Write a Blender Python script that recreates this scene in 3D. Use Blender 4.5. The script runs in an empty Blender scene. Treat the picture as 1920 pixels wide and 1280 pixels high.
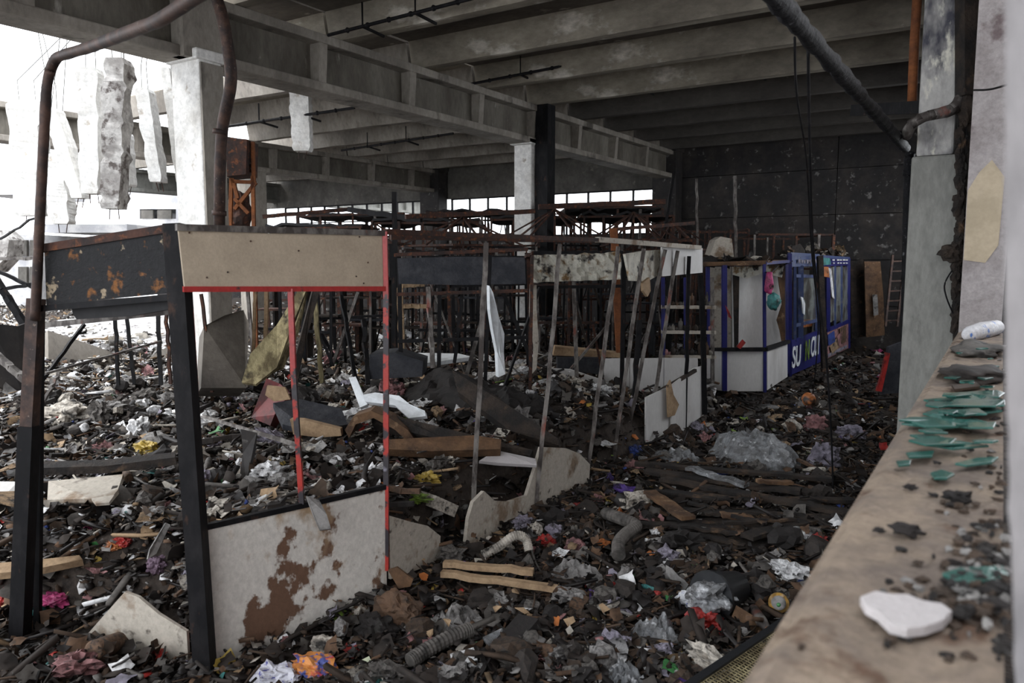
import bpy, math, random
import numpy as np
from mathutils import Vector, Matrix, noise
rnd = random.Random(7); npr = np.random.RandomState(11)
SC = bpy.context.scene; COL = SC.collection
# ------------------------------------------------------------------ camera, sky, sun, exposure
F_PX = 1430.0; PITCH = math.radians(6.1); YAW = math.radians(32.6); CAM_H = 2.3
cam_d = bpy.data.cameras.new('camera'); cam = bpy.data.objects.new('camera', cam_d); COL.objects.link(cam)
cam_d.sensor_width = 36; cam_d.lens = F_PX/1920*36
cam.location = (0, 0, CAM_H); cam.rotation_euler = (math.radians(90)-PITCH, 0, YAW)
cam_d.dof.use_dof = True; cam_d.dof.focus_distance = 8.0; cam_d.dof.aperture_fstop = 3.6
cam_d.clip_start = .05
SC.camera = cam
wd = bpy.data.worlds.new('overcast'); SC.world = wd; wd.use_nodes = True
_n = wd.node_tree.nodes; _bg = _n['Background']
_tc = _n.new('ShaderNodeTexCoord'); _nz = _n.new('ShaderNodeTexNoise'); _nz.inputs['Scale'].default_value = 1.6
_rp = _n.new('ShaderNodeValToRGB'); _rp.color_ramp.elements[0].color = (.82, .87, .95, 1); _rp.color_ramp.elements[1].color = (.97, .98, 1, 1)
wd.node_tree.links.new(_tc.outputs['Generated'], _nz.inputs['Vector']); wd.node_tree.links.new(_nz.outputs['Fac'], _rp.inputs['Fac'])
wd.node_tree.links.new(_rp.outputs['Color'], _bg.inputs['Color']); _bg.inputs['Strength'].default_value = 3.3
sun_d = bpy.data.lights.new('sun', 'SUN'); sun_d.energy = 2.2; sun_d.angle = math.radians(25); sun_d.color = (1, .97, .92)
sun = bpy.data.objects.new('sun', sun_d); COL.objects.link(sun); sun.rotation_euler = (math.radians(42), 0, math.radians(-62))
SC.view_settings.view_transform = 'Standard'; SC.view_settings.look = 'None'
SC.view_settings.gamma = 1; SC.view_settings.exposure = 0.22; SC.view_settings.use_curve_mapping = False
SC.cycles.max_bounces = 6; SC.cycles.diffuse_bounces = 4; SC.cycles.glossy_bounces = 3; SC.cycles.transmission_bounces = 6
SC.cycles.transparent_max_bounces = 8; SC.cycles.caustics_reflective = False; SC.cycles.caustics_refractive = False
SC.cycles.sample_clamp_indirect = 4
# ------------------------------------------------------------------ measuring helpers (level frame: u right, v ahead)
cs, sn = math.cos(YAW), math.sin(YAW); cp, sp = math.cos(PITCH), math.sin(PITCH)
def toW(u, v, z=0.0): return Vector((u*cs - v*sn, u*sn + v*cs, z))
def toUV(x, y): return (x*cs + y*sn, -x*sn + y*cs)
def ray(px, py):
    a = (px-960)/F_PX; b = (640-py)/F_PX; f = cp + b*sp
    return a/f, (-sp + b*cp)/f
def W(px, py, D):
    k, m = ray(px, py); return toW(k*D, D, CAM_H + m*D)
def G(px, py, z=0.0):
    k, m = ray(px, py); D = (z-CAM_H)/m; return toW(k*D, D, z)
def VP(px, py, A, B):            # on the vertical plane through (u,v) points A and B
    k, m = ray(px, py); du, dv = B[0]-A[0], B[1]-A[1]
    D = (A[0]*dv - A[1]*du)/(k*dv - du); return toW(k*D, D, CAM_H + m*D)
# ------------------------------------------------------------------ rubble height
LINE = [(-30, 7.5), (-9, 6.2), (-2.7, 4.45), (-1.69, 4.2), (-.83, 5.0), (-.32, 6.0), (.19, 6.75), (.71, 7.6), (1.35, 8.3), (2.4, 9.7), (3.0, 11), (3.3, 12.4), (4.3, 12.5), (5.0, 13.8), (7.9, 18), (30, 50)]
LX = np.array([p[0] for p in LINE]); LY = np.array([p[1] for p in LINE])
U0, V0, ST, NU, NV = -32.0, 1.0, .14, 330, 210
def sstep(x, a, b):
    t = np.clip((x-a)/(b-a), 0, 1); return t*t*(3-2*t)
_u = U0 + ST*np.arange(NU); _v = V0 + ST*np.arange(NV)
UU, VV = np.meshgrid(_u, _v)
_d = VV - np.interp(UU, LX, LY)
_in = sstep(_d, np.where(UU < -1.6, -.02, .03), np.where(UU < -1.6, .45, .28))
_ins = .60 + .10*sstep(VV, 6, 9) - .15*sstep(VV, 10, 14) + .25*sstep(-UU, 4, 9) - .3*sstep(UU, .2, 2.2)
_ins = _ins - .15*sstep(UU, -1.0, 0.0)*sstep(-VV, -7, -5)
_out = .10 + .14*np.exp(-((UU-1.9)**2/1.2 + (VV-6.2)**2/1.0)) + .10*np.exp(-((UU-2.0)**2/.5+(VV-8.6)**2/.5)) - .05*sstep(VV, 9, 11)
_nz1 = np.array([[noise.noise(Vector((u*.8, v*.8, 3.1)))*.10 + noise.noise(Vector((u*2.6, v*2.6, 7.1)))*.05 for u in _u] for v in _v])
TT = _out*(1-_in) + _ins*_in + _nz1*(.35+.65*_in)
TT = TT - .09*(1-_in)*np.exp(-((UU+1.8)**2/1.4+(VV-4.1)**2/.6))
TT = np.maximum(TT, .015)
def T(u, v):
    a = np.clip((np.asarray(u)-U0)/ST, 0, NU-1.001); b = np.clip((np.asarray(v)-V0)/ST, 0, NV-1.001)
    i = a.astype(int); j = b.astype(int); fa = a-i; fb = b-j
    return TT[j, i]*(1-fa)*(1-fb)+TT[j, i+1]*fa*(1-fb)+TT[j+1, i]*(1-fa)*fb+TT[j+1, i+1]*fa*fb
def HIT(px, py, lift=0.0):       # where the sight line meets the rubble
    k, m = ray(px, py); D = 1.0
    while D < 34:
        if CAM_H + m*D <= float(T(k*D, D)) + lift: break
        D += .02
    return toW(k*D, D, CAM_H + m*D)
# ------------------------------------------------------------------ mesh helper
class MB:
    def __init__(s): s.v = []; s.f = []; s.m = []
    def add(s, vs, fs, m=0):
        b = len(s.v); s.v += [tuple(p) for p in vs]; s.f += [tuple(b+i for i in f) for f in fs]; s.m += [m]*len(fs)
    BOXF = [(0, 3, 2, 1), (4, 5, 6, 7), (0, 1, 5, 4), (1, 2, 6, 5), (2, 3, 7, 6), (3, 0, 4, 7)]
    def box(s, x0, y0, z0, x1, y1, z1, m=0):
        s.add([(x0, y0, z0), (x1, y0, z0), (x1, y1, z0), (x0, y1, z0), (x0, y0, z1), (x1, y0, z1), (x1, y1, z1), (x0, y1, z1)], s.BOXF, m); return s
    def bar(s, p, q, w, h=None, m=0, up=(0, 0, 1)):
        p, q = Vector(p), Vector(q); h = h or w; d = (q-p).normalized(); up = Vector(up)
        if abs(d.dot(up)) > .95: up = Vector((cs, sn, 0))
        x = d.cross(up).normalized()*w/2; y = x.normalized().cross(d).normalized()*h/2
        s.add([p-x-y, p+x-y, p+x+y, p-x+y, q-x-y, q+x-y, q+x+y, q-x+y], [(3, 2, 1, 0), (4, 5, 6, 7), (0, 1, 5, 4), (1, 2, 6, 5), (2, 3, 7, 6), (3, 0, 4, 7)], m); return s
    def tube(s, path, r, n=8, m=0, caps=True):
        P = [Vector(p) for p in path]; R = r if isinstance(r, (list, tuple)) else [r]*len(P); ref = Vector((.13, .21, .97)); rings = []; b = len(s.v)
        for i, p in enumerate(P):
            d = (P[min(i+1, len(P)-1)] - P[max(i-1, 0)]).normalized(); x = d.cross(ref)
            if x.length < .15: x = d.cross(Vector((1, 0, 0)))
            x.normalize(); y = d.cross(x)
            for k in range(n):
                a = 2*math.pi*k/n; s.v.append(tuple(p + (x*math.cos(a)+y*math.sin(a))*R[i]))
        for i in range(len(P)-1):
            for k in range(n):
                k2 = (k+1) % n; s.f.append((b+i*n+k, b+i*n+k2, b+(i+1)*n+k2, b+(i+1)*n+k)); s.m.append(m)
        if caps:
            s.f.append(tuple(b+k for k in range(n))[::-1]); s.m.append(m); s.f.append(tuple(b+(len(P)-1)*n+k for k in range(n))); s.m.append(m)
        return s
    def prism(s, pts, off, m=0):     # closed outline swept by off
        off = Vector(off); n = len(pts); P = [Vector(p) for p in pts]
        s.add([p-off/2 for p in P]+[p+off/2 for p in P], [tuple(range(n))[::-1], tuple(range(n, 2*n))]+[(i, (i+1) % n, n+(i+1) % n, n+i) for i in range(n)], m); return s
    def lump(s, c, r, seed=0, amp=.3, sub=2, m=0, fl=1.0):
        V, Fc = ICO[sub]; c = Vector(c); r = Vector(r) if hasattr(r, '__len__') else Vector((r, r, r)); out = []
        for p in V:
            q = Vector(p); k = 1+amp*noise.noise(q*1.7*fl+Vector((seed*3.7, seed, 0)))+amp*.5*noise.noise(q*4.1*fl+Vector((seed, 0, 5)))
            out.append(c+Vector((q.x*r.x*k, q.y*r.y*k, q.z*r.z*k)))
        s.add(out, Fc, m); return s
    def build(s, name, mat, parent=None, smooth=False, bevel=0, solid=0):
        me = bpy.data.meshes.new(name); V = np.array(s.v)
        if parent is not None: org = np.array(parent_loc(parent))
        else: org = np.array([(V[:, 0].min()+V[:, 0].max())/2, (V[:, 1].min()+V[:, 1].max())/2, V[:, 2].min()])
        me.from_pydata([tuple(p) for p in (V-org)], [], s.f)
        for q in (mat if isinstance(mat, (list, tuple)) else [mat]): me.materials.append(q)
        me.polygons.foreach_set('material_index', s.m)
        if smooth: me.polygons.foreach_set('use_smooth', [True]*len(me.polygons))
        o = bpy.data.objects.new(name, me); COL.objects.link(o)
        if parent is not None: o.parent = parent
        else: o.location = org
        if bevel:
            b = o.modifiers.new('bevel', 'BEVEL'); b.width = bevel; b.segments = 2; b.limit_method = 'ANGLE'
        return o
def parent_loc(p):
    l = Vector((0, 0, 0))
    while p is not None: l += p.location; p = p.parent
    return tuple(l)
def ico(sub):
    t = (1+5**.5)/2; v = [(-1, t, 0), (1, t, 0), (-1, -t, 0), (1, -t, 0), (0, -1, t), (0, 1, t), (0, -1, -t), (0, 1, -t), (t, 0, -1), (t, 0, 1), (-t, 0, -1), (-t, 0, 1)]
    v = [Vector(p).normalized() for p in v]
    f = [(0, 11, 5), (0, 5, 1), (0, 1, 7), (0, 7, 10), (0, 10, 11), (1, 5, 9), (5, 11, 4), (11, 10, 2), (10, 7, 6), (7, 1, 8), (3, 9, 4), (3, 4, 2), (3, 2, 6), (3, 6, 8), (3, 8, 9), (4, 9, 5), (2, 4, 11), (6, 2, 10), (8, 6, 7), (9, 8, 1)]
    for _ in range(sub):
        c = {}; nf = []
        def mid(a, b):
            k = (min(a, b), max(a, b))
            if k not in c: c[k] = len(v); v.append(((v[a]+v[b])/2).normalized())
            return c[k]
        for a, b, d in f:
            x, y, z = mid(a, b), mid(b, d), mid(d, a); nf += [(a, x, z), (b, y, x), (d, z, y), (x, y, z)]
        f = nf
    return [tuple(p) for p in v], f
ICO = {i: ico(i) for i in range(4)}
def tag(o, label=None, cat=None, group=None, kind=None):
    if label: o['label'] = label
    if cat: o['category'] = cat
    if group: o['group'] = group
    if kind: o['kind'] = kind
    return o
def thing(name, label, cat, loc, group=None):
    o = bpy.data.objects.new(name, None); COL.objects.link(o); o.location = loc; o.empty_display_size = .1
    return tag(o, label, cat, group)
def struct(o, label=None): o['kind'] = 'structure'; return tag(o, label)
# ------------------------------------------------------------------ materials
def mat(name, c, c2=None, c3=None, s=6.0, t=.5, w=.12, s3=None, t3=.6, rough=.75, metal=0, bump=.15, stretch=(1, 1, 1), spec=.3, alpha=1, trans=0, grain=.25, bs=30, rnd_obj=False):
    m = bpy.data.materials.new(name); m.use_nodes = True; N = m.node_tree.nodes; L = m.node_tree.links; P = N['Principled BSDF']
    tc = N.new('ShaderNodeTexCoord'); mp = N.new('ShaderNodeMapping'); mp.inputs['Scale'].default_value = stretch
    L.new(tc.outputs['Object'], mp.inputs['Vector']); vec = mp.outputs['Vector']
    if rnd_obj:
        oi = N.new('ShaderNodeObjectInfo'); ad = N.new('ShaderNodeVectorMath'); ad.operation = 'ADD'
        mu = N.new('ShaderNodeMath'); mu.operation = 'MULTIPLY'; mu.inputs[1].default_value = 37
        L.new(oi.outputs['Random'], mu.inputs[0]); L.new(vec, ad.inputs[0]); L.new(mu.outputs[0], ad.inputs[1]); vec = ad.outputs[0]
    def nz(scale, det=5, r=.6, off=0):
        q = N.new('ShaderNodeTexNoise'); q.inputs['Scale'].default_value = scale; q.inputs['Detail'].default_value = det; q.inputs['Roughness'].default_value = r
        if off:
            a = N.new('ShaderNodeVectorMath'); a.inputs[1].default_value = (off, off*.7, off*.3); L.new(vec, a.inputs[0]); L.new(a.outputs[0], q.inputs['Vector'])
        else: L.new(vec, q.inputs['Vector'])
        return q.outputs['Fac']
    def ramp(fac, a, b):
        r = N.new('ShaderNodeMapRange'); r.inputs[1].default_value = a; r.inputs[2].default_value = b; r.clamp = True; L.new(fac, r.inputs[0]); return r.outputs[0]
    def mix(f, a, b, bt='MIX'):
        q = N.new('ShaderNodeMix'); q.data_type = 'RGBA'; q.blend_type = bt
        if isinstance(f, float): q.inputs[0].default_value = f
        else: L.new(f, q.inputs[0])
        for i, x in ((6, a), (7, b)):
            if isinstance(x, tuple): q.inputs[i].default_value = (*x, 1)
            else: L.new(x, q.inputs[i])
        return q.outputs[2]
    col = tuple(c)
    if c2: col = mix(ramp(nz(s), t-w/2, t+w/2), col, tuple(c2))
    if c3: col = mix(ramp(nz(s3 or s*2.3, off=4.3), t3-.05, t3+.05), col, tuple(c3))
    if grain:
        g = nz(bs, 4, .7, off=9.1); v = N.new('ShaderNodeMapRange'); v.inputs[1].default_value = .25; v.inputs[2].default_value = .75; v.inputs[3].default_value = 1-grain; v.inputs[4].default_value = 1+grain
        L.new(g, v.inputs[0]); cc = N.new('ShaderNodeVectorMath'); cc.operation = 'SCALE'
        if isinstance(col, tuple): cc.inputs[0].default_value = col
        else: L.new(col, cc.inputs[0])
        L.new(v.outputs[0], cc.inputs['Scale']); col = cc.outputs[0]
    if isinstance(col, tuple): P.inputs['Base Color'].default_value = (*col, 1)
    else: L.new(col, P.inputs['Base Color'])
    P.inputs['Roughness'].default_value = rough; P.inputs['Metallic'].default_value = metal; P.inputs['Specular IOR Level'].default_value = spec
    if alpha < 1: P.inputs['Alpha'].default_value = alpha
    if trans: P.inputs['Transmission Weight'].default_value = trans
    if bump:
        b = N.new('ShaderNodeBump'); b.inputs['Strength'].default_value = bump; b.inputs['Distance'].default_value = .02; L.new(nz(bs*.6, 6, .65), b.inputs['Height']); L.new(b.outputs[0], P.inputs['Normal'])
    return m
M = {}
M['conc_web'] = mat('concrete_girder_web', (.20, .185, .155), (.10, .088, .072), (.36, .34, .30), s=1.6, t=.5, w=.3, s3=5, t3=.68, stretch=(1, 1, .35), bump=.5, bs=14)
M['conc'] = mat('concrete_grey', (.34, .31, .27), (.19, .17, .145), (.10, .088, .075), s=.9, t=.52, w=.25, s3=1.7, t3=.62, stretch=(1, 1, .5), bump=.4, bs=14)
M['conc_rib'] = mat('concrete_ceiling_ribs', (.34, .305, .245), (.095, .08, .062), (.58, .54, .47), s=.7, t=.52, w=.25, s3=2.6, t3=.66, stretch=(.5, 1.2, 1), bump=.5, bs=12)
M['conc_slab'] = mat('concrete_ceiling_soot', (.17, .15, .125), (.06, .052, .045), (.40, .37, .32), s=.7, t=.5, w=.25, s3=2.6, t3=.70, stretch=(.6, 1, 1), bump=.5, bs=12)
M['conc_white'] = mat('concrete_glare_white', (.80, .79, .76), (.60, .58, .54), (.36, .31, .25), s=2.2, t=.56, w=.2, s3=5, t3=.68, bump=.5, bs=16)  # raised whiteness puts the outdoor glare into the concrete colour
M['conc_broken'] = mat('concrete_broken', (.36, .34, .32), (.62, .60, .57), (.13, .11, .10), s=4, t=.5, w=.12, s3=7, t3=.58, bump=.9, bs=18)
M['ruin'] = mat('ruin_haze_pale', (.70, .69, .68), (.50, .50, .52), s=1.2, grain=.1)  # pale tones stand in for the bright haze over the ruins
M['stile'] = mat('stile_paint', (.19, .18, .18), (.13, .125, .13), (.05, .05, .08), s=6, t=.55, w=.1, s3=9, t3=.66, stretch=(1, 1, .3), bump=.5)
M['jamb'] = mat('jamb_plaster', (.31, .285, .28), (.24, .215, .21), (.13, .10, .10), s=2.5, t=.55, w=.2, s3=3.5, t3=.68, bump=.4)
M['conc_pale'] = mat('concrete_pale_plaster', (.235, .235, .215), (.15, .15, .135), (.07, .065, .06), s=1.8, t=.55, w=.2, s3=6, t3=.72, stretch=(1, 1, .35), bump=.4, bs=20)
M['conc_black'] = mat('concrete_sooted_pier', (.40, .39, .37), (.055, .055, .07), (.60, .58, .50), s=2.6, t=.56, w=.14, s3=9, t3=.60, stretch=(1, 1, .45), bump=.5, bs=18)
M['wall_soot'] = mat('wall_soot_black', (.028, .026, .026), (.055, .047, .042), (.22, .21, .20), s=1.6, t=.55, w=.2, s3=5.5, t3=.665, bump=.4, bs=9)
M['wall_grey'] = mat('wall_grey_plaster', (.15, .14, .125), (.085, .08, .072), (.24, .22, .19), s=1.2, t=.5, w=.25, s3=3.1, t3=.68, bump=.4, bs=9)
M['rust'] = mat('rusted_steel', (.075, .036, .026), (.035, .026, .024), (.16, .06, .028), s=7, t=.5, w=.2, rough=.8, metal=.2)
M['rust_or'] = mat('rust_orange', (.24, .085, .03), (.09, .035, .02), s=5, t=.55, w=.3, rough=.85)
M['rust_brown'] = mat('rust_brown_pipe', (.085, .05, .038), (.035, .026, .024), (.20, .15, .12), s=9, t=.5, w=.2, s3=25, t3=.68, rough=.6, metal=.3)
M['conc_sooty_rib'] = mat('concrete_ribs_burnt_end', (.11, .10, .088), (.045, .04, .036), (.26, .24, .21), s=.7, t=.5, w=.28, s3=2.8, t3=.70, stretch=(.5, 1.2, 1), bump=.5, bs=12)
M['steel_blk'] = mat('steel_burnt_black', (.006, .006, .007), (.015, .014, .015), (.05, .028, .02), s=9, t=.55, w=.2, s3=11, t3=.66, rough=.6, metal=0, spec=.15, stretch=(1, 1, .5))
M['pipe_blk'] = mat('pipe_black_flaking', (.004, .004, .005), (.010, .010, .012), (.16, .16, .17), s=14, t=.5, w=.2, s3=30, t3=.68, rough=.5, spec=.18, bump=.9, bs=50)
M['steel_grey'] = mat('steel_grey_burnt', (.20, .185, .17), (.07, .06, .055), (.22, .07, .05), s=11, t=.5, w=.15, s3=6, t3=.66, rough=.6, metal=.3, stretch=(1, 1, .5))
M['red_pt'] = mat('red_paint_chipped', (.42, .035, .025), (.035, .03, .035), (.26, .25, .30), s=5, t=.50, w=.04, s3=9, t3=.69, rough=.4, spec=.5)
M['red_rail'] = mat('red_paint_rail', (.38, .028, .025), (.05, .03, .03), s=6, t=.66, w=.05, rough=.35, spec=.5)
M['red_hot'] = mat('orange_red_paint', (.75, .085, .03), (.10, .03, .02), s=7, t=.62, w=.05, rough=.35, spec=.5)
M['blue_pt'] = mat('blue_paint', (.018, .02, .13), (.015, .016, .07), s=5, t=.6, w=.2, rough=.35, spec=.5)
M['blue_lt'] = mat('blue_grey_paint', (.045, .065, .15), (.11, .12, .17), s=8, t=.6, w=.15, rough=.4)
M['beige'] = mat('beige_fibreboard', (.49, .41, .31), (.41, .34, .255), (.66, .62, .54), s=5, t=.52, w=.3, s3=4.5, t3=.705, rough=.85, grain=.10, bs=60, bump=.2)
M['charbd'] = mat('charred_board', (.012, .012, .013), (.02, .019, .02), rough=.7, s=5, t=.5, w=.3)
M['charpatch'] = mat('charred_board_patchy', (.011, .011, .012), (.30, .24, .16), (.20, .08, .02), s=8, t=.64, w=.04, s3=11, t3=.625, rough=.7, bump=.8, bs=26)
M['charbd2'] = mat('charcoal_board', (.022, .024, .030), (.045, .046, .052), s=5, t=.52, w=.2, rough=.7, bump=.6, bs=26)
M['panel'] = mat('stained_white_panel', (.64, .61, .56), (.15, .085, .055), (.38, .27, .17), s=3.2, t=.56, w=.035, s3=2.6, t3=.60, rough=.7, bump=.3, bs=30, grain=.18, stretch=(1, 1, .8))
M['panel2'] = mat('dirty_pale_panel', (.44, .40, .34), (.22, .16, .11), (.10, .085, .07), s=3.2, t=.58, w=.1, s3=8, t3=.66, rough=.8, grain=.2)
M['white_pn'] = mat('white_booth_panel', (.60, .59, .57), (.42, .40, .38), (.24, .19, .15), s=1.4, t=.58, w=.2, s3=3, t3=.70, rough=.55, stretch=(1, 1, .4), grain=.08)
M['white_br'] = mat('white_board_burnt', (.60, .58, .50), (.24, .15, .07), (.035, .03, .028), s=5, t=.57, w=.10, s3=6, t3=.60, rough=.7, bump=.9, bs=12)
M['white'] = mat('white_sheet_metal', (.70, .73, .75), (.50, .52, .53), s=6, t=.6, w=.2, rough=.4, grain=.08)
M['wood_char'] = mat('wood_charred', (.016, .014, .013), (.045, .033, .025), (.12, .075, .045), s=5, t=.52, w=.2, s3=4, t3=.68, stretch=(1, 1, 1), rough=.85, bump=.9, bs=35)
M['wood_brn'] = mat('wood_brown', (.15, .085, .045), (.065, .038, .024), (.26, .17, .10), s=4, t=.5, w=.2, s3=7, t3=.66, rough=.8, bump=.5)
M['wood_tan'] = mat('wood_tan', (.36, .25, .15), (.20, .13, .075), (.05, .035, .025), s=5, t=.55, w=.2, s3=6, t3=.68, rough=.8, bump=.4)
M['wood_ylw'] = mat('wood_scorched_yellow', (.34, .29, .16), (.12, .095, .05), (.03, .025, .02), s=3.2, t=.52, w=.12, s3=4, t3=.60, rough=.85, bump=.6, stretch=(1.5, 1.5, .4))
M['sill'] = mat('sill_dirty_stone', (.255, .20, .15), (.15, .12, .10), (.10, .06, .04), s=6, t=.52, w=.25, s3=7, t3=.645, rough=.8, bump=.5, bs=45, stretch=(1, 1, 1))
M['soil'] = mat('soil_ash', (.030, .024, .020), (.055, .043, .035), (.015, .013, .012), s=1.8, t=.5, w=.3, rough=.95, bump=.9, bs=22, grain=.5)
M['floor'] = mat('floor_ash', (.045, .038, .033), (.075, .065, .055), s=1.5, rough=.95, bump=.6)
M['glass'] = mat('glass_green', (.045, .17, .14), rough=.06, trans=.4, spec=.6, grain=0, bump=.1)
M['glass_cl'] = mat('glass_smoked', (.35, .38, .36), (.12, .11, .10), s=3, rough=.15, alpha=.35, grain=0, bump=0, spec=.6)
M['foam'] = mat('polystyrene', (.52, .49, .49), rough=.9, grain=.06, bump=.5, bs=90)
M['film'] = mat('plastic_film', (.22, .23, .24), (.09, .09, .09), (.50, .51, .52), s=9, t=.5, w=.2, s3=14, t3=.64, rough=.22, spec=.6, bump=.8, bs=30)
M['rubber'] = mat('black_plastic', (.014, .015, .017), rough=.4, spec=.5)
M['bright'] = mat('bright_rubble', (.62, .61, .60), (.30, .29, .28), (.14, .12, .12), s=3, t=.55, w=.1, s3=5, t3=.62, bump=.9)  # pale base colour carries the daylight on the rubble bank
M['hole'] = mat('pink_brick_beyond', (.55, .32, .28), (.62, .50, .48), s=3, t=.5, w=.2)
PAL = {  # litter colours
 'char': (.016, .013, .012), 'soot': (.032, .025, .021), 'umber': (.055, .036, .024), 'brown': (.12, .07, .042), 'grey': (.11, .10, .09), 'ash': (.23, .22, .21),
 'bone': (.48, .44, .38), 'white': (.70, .70, .70), 'tan': (.32, .22, .13), 'red': (.36, .03, .025), 'pink': (.45, .06, .18), 'blue': (.04, .07, .26), 'teal': (.05, .22, .21),
 'green': (.05, .19, .06), 'lime': (.22, .34, .06), 'yellow': (.42, .30, .06), 'orange': (.42, .14, .04), 'violet': (.11, .06, .28), 'rose': (.30, .15, .15), 'lilac': (.24, .22, .27)}
for k_, c_ in PAL.items():
    dk = tuple(x*.35+.004 for x in c_)
    M['p_'+k_] = mat('litter_'+k_, c_, dk, (.02, .018, .016), s=9, t=.55, w=.2, s3=7, t3=.62 if k_ in ('white', 'bone', 'ash') else .6, rough=.45 if k_ in ('red', 'pink', 'blue', 'teal', 'green', 'lime', 'yellow', 'orange', 'violet', 'white') else .8, spec=.4, bump=.3, rnd_obj=True)
# ================================================================== THE SETTING
# ground: soil of the heaps
b = MB()
b.v = [tuple(toW(_u[i], _v[j], TT[j, i]-.02)) for j in range(NV) for i in range(NU)]
b.f = [(j*NU+i, j*NU+i+1, (j+1)*NU+i+1, (j+1)*NU+i) for j in range(NV-1) for i in range(NU-1)]
b.m = [0]*len(b.f)
struct(b.build('ground', M['soil'], smooth=True), 'black ash and soil under the heaps of rubble')
b = MB(); b.box(-45, -8, -.3, 0, 50, 0); struct(b.build('floor', M['floor']), 'dark ash covered floor of the hall')
GX = -8.06; WY = 21.0; GB = 4.56; GT = 5.30
GX2 = -16.4
BAYS = [-1.6, 5.77, 13.2, WY]
def girder(name, x, y0, y1, label, step=1.86, m='conc', ph=0.0):
    r = bpy.data.objects.new(name, None); COL.objects.link(r); r.location = (x, (y0+y1)/2, GB); struct(r, label)
    b = MB(); b.box(x-.05, y0, GB+.1, x+.05, y1, GT-.1); b.build('web', M['conc_web' if m == 'conc' else m], r)
    b = MB(); b.box(x-.23, y0, GB, x+.23, y1, GB+.12); b.build('bottom_flange', M[m], r, bevel=.015)
    b = MB(); b.box(x-.26, y0, GT-.12, x+.26, y1, GT); b.build('top_flange', M[m], r, bevel=.015)
    y = y0+ph
    while y < y1-.1:
        for s in (-1, 1):
            b = MB(); b.prism([(x+s*.05, y, GB+.1), (x+s*.20, y, GB+.1), (x+s*.24, y, GT-.1), (x+s*.05, y, GT-.1)], (0, .14, 0)); b.build('stiffener', M[m], r)
        y += step
    return r
g1 = girder('girder', GX, -6.0, WY, 'long grey concrete girder crossing the hall above the stalls', ph=.53)
girder('girder', GX2, 4.5, WY, 'farther grey concrete girder under the intact rear roof')
girder('girder', -24.6, 12, 30, 'distant pale girder beyond the hanging broken ribs', m='conc_pale')
def column(x, y, w, d, m, label, z1=GB, head=.12):
    r = bpy.data.objects.new('column', None); COL.objects.link(r); r.location = (x, y, 0); struct(r, label)
    b = MB(); b.box(x-w/2, y-d/2, 0, x+w/2, y+d/2, z1); b.build('shaft', M[m], r, bevel=.02)
    b = MB(); b.box(x-w/2-.03, y-d/2-head, z1-.02, x+w/2+.03, y+d/2+head, z1+.10); b.build('bearing', M[m], r, bevel=.02)
    return r
c1 = column(GX+.08, 5.70, .52, .30, 'conc_white', 'glaring white concrete column beside the thick brown downpipe', head=.05)
b = MB(); b.box(GX+.345, 5.555, 0, GX+.37, 5.845, GB-.05); b.build('shaded_side', M['conc'], c1)  # greyer facing puts the column's shaded side into the colour
b = MB(); b.box(GX+.08, 5.40, GB, GX+.30, 6.0, GT-.1); b.build('girder_joint', M['conc'], c1)
column(GX, 13.2, .40, .42, 'conc_white', 'pale column between the two bands of windows')
b = MB(); b.box(GX+.22, 13.1, 1.2, GX+.50, 13.4, GT); tag(b.build('downpipe', M['steel_blk']), 'square black downpipe on the column between the two window bands', 'pipe')
column(GX, WY-.3, .7, .5, 'wall_soot', 'soot black pilaster where the near girder meets the end wall', z1=5.3)
column(GX2, 13.2, .55, .5, 'conc', 'grey column behind the rusty burner frame')
column(GX2, WY-.3, .8, .5, 'wall_soot', 'soot black pilaster where the farther girder meets the end wall', z1=5.3)
column(GX2, 5.0, .5, .5, 'conc_white', 'white column in the roofless bay')
# roof: ribbed slabs, each piece its own part
roof = bpy.data.objects.new('ceiling', None); COL.objects.link(roof); roof.location = (-4, 10, GT); struct(roof, 'sooty ribbed concrete roof slabs over the hall')
def ribmesh(x0, x1, hgt=.40):
    b = MB(); w0, w1 = .09, .17
    vs = []
    n = 14
    for i in range(n+1):
        x = x0+(x1-x0)*i/n; j = .018*noise.noise(Vector((x*2.3, x0, 1))); 
        vs += [(x, -w0, j), (x, w0, j*.6), (x, w1, hgt), (x, -w1, hgt)]
    b.add(vs, [(4*i+a, 4*i+(a+1) % 4, 4*i+4+(a+1) % 4, 4*i+4+a) for i in range(n) for a in range(4)]+[(0, 3, 2, 1), (4*n, 4*n+1, 4*n+2, 4*n+3)])
    return b
def slab_row(x0, x1, ys, m_rib, m_slab):
    rib = None; sl = None
    for i, y in enumerate(ys):
        if rib is None:
            b = ribmesh(x0, x1); b.v = [(p[0]-roof.location.x, p[1], p[2]) for p in b.v]
            me = bpy.data.meshes.new('rib'); me.from_pydata(b.v, [], b.f); me.materials.append(M[m_rib]); rib = me
            b = MB(); b.box(x0-roof.location.x, .02, 0, x1-roof.location.x, 1.74, .10)
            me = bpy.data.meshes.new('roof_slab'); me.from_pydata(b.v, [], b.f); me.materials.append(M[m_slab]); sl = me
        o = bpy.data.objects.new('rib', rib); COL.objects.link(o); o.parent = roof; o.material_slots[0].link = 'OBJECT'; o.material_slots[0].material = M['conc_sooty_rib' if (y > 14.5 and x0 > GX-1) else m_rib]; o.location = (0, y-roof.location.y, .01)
        o = bpy.data.objects.new('roof_slab', sl); COL.objects.link(o); o.parent = roof; o.location = (0, y-roof.location.y, .40+.012*(i % 2))
RY = [9.75-1.76*k for k in range(6, 0, -1)] + [9.75+1.76*k for k in range(0, 7)]
slab_row(GX+.0, .35, [y for y in RY if y < WY-.2], 'conc_rib', 'conc_slab')
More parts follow.
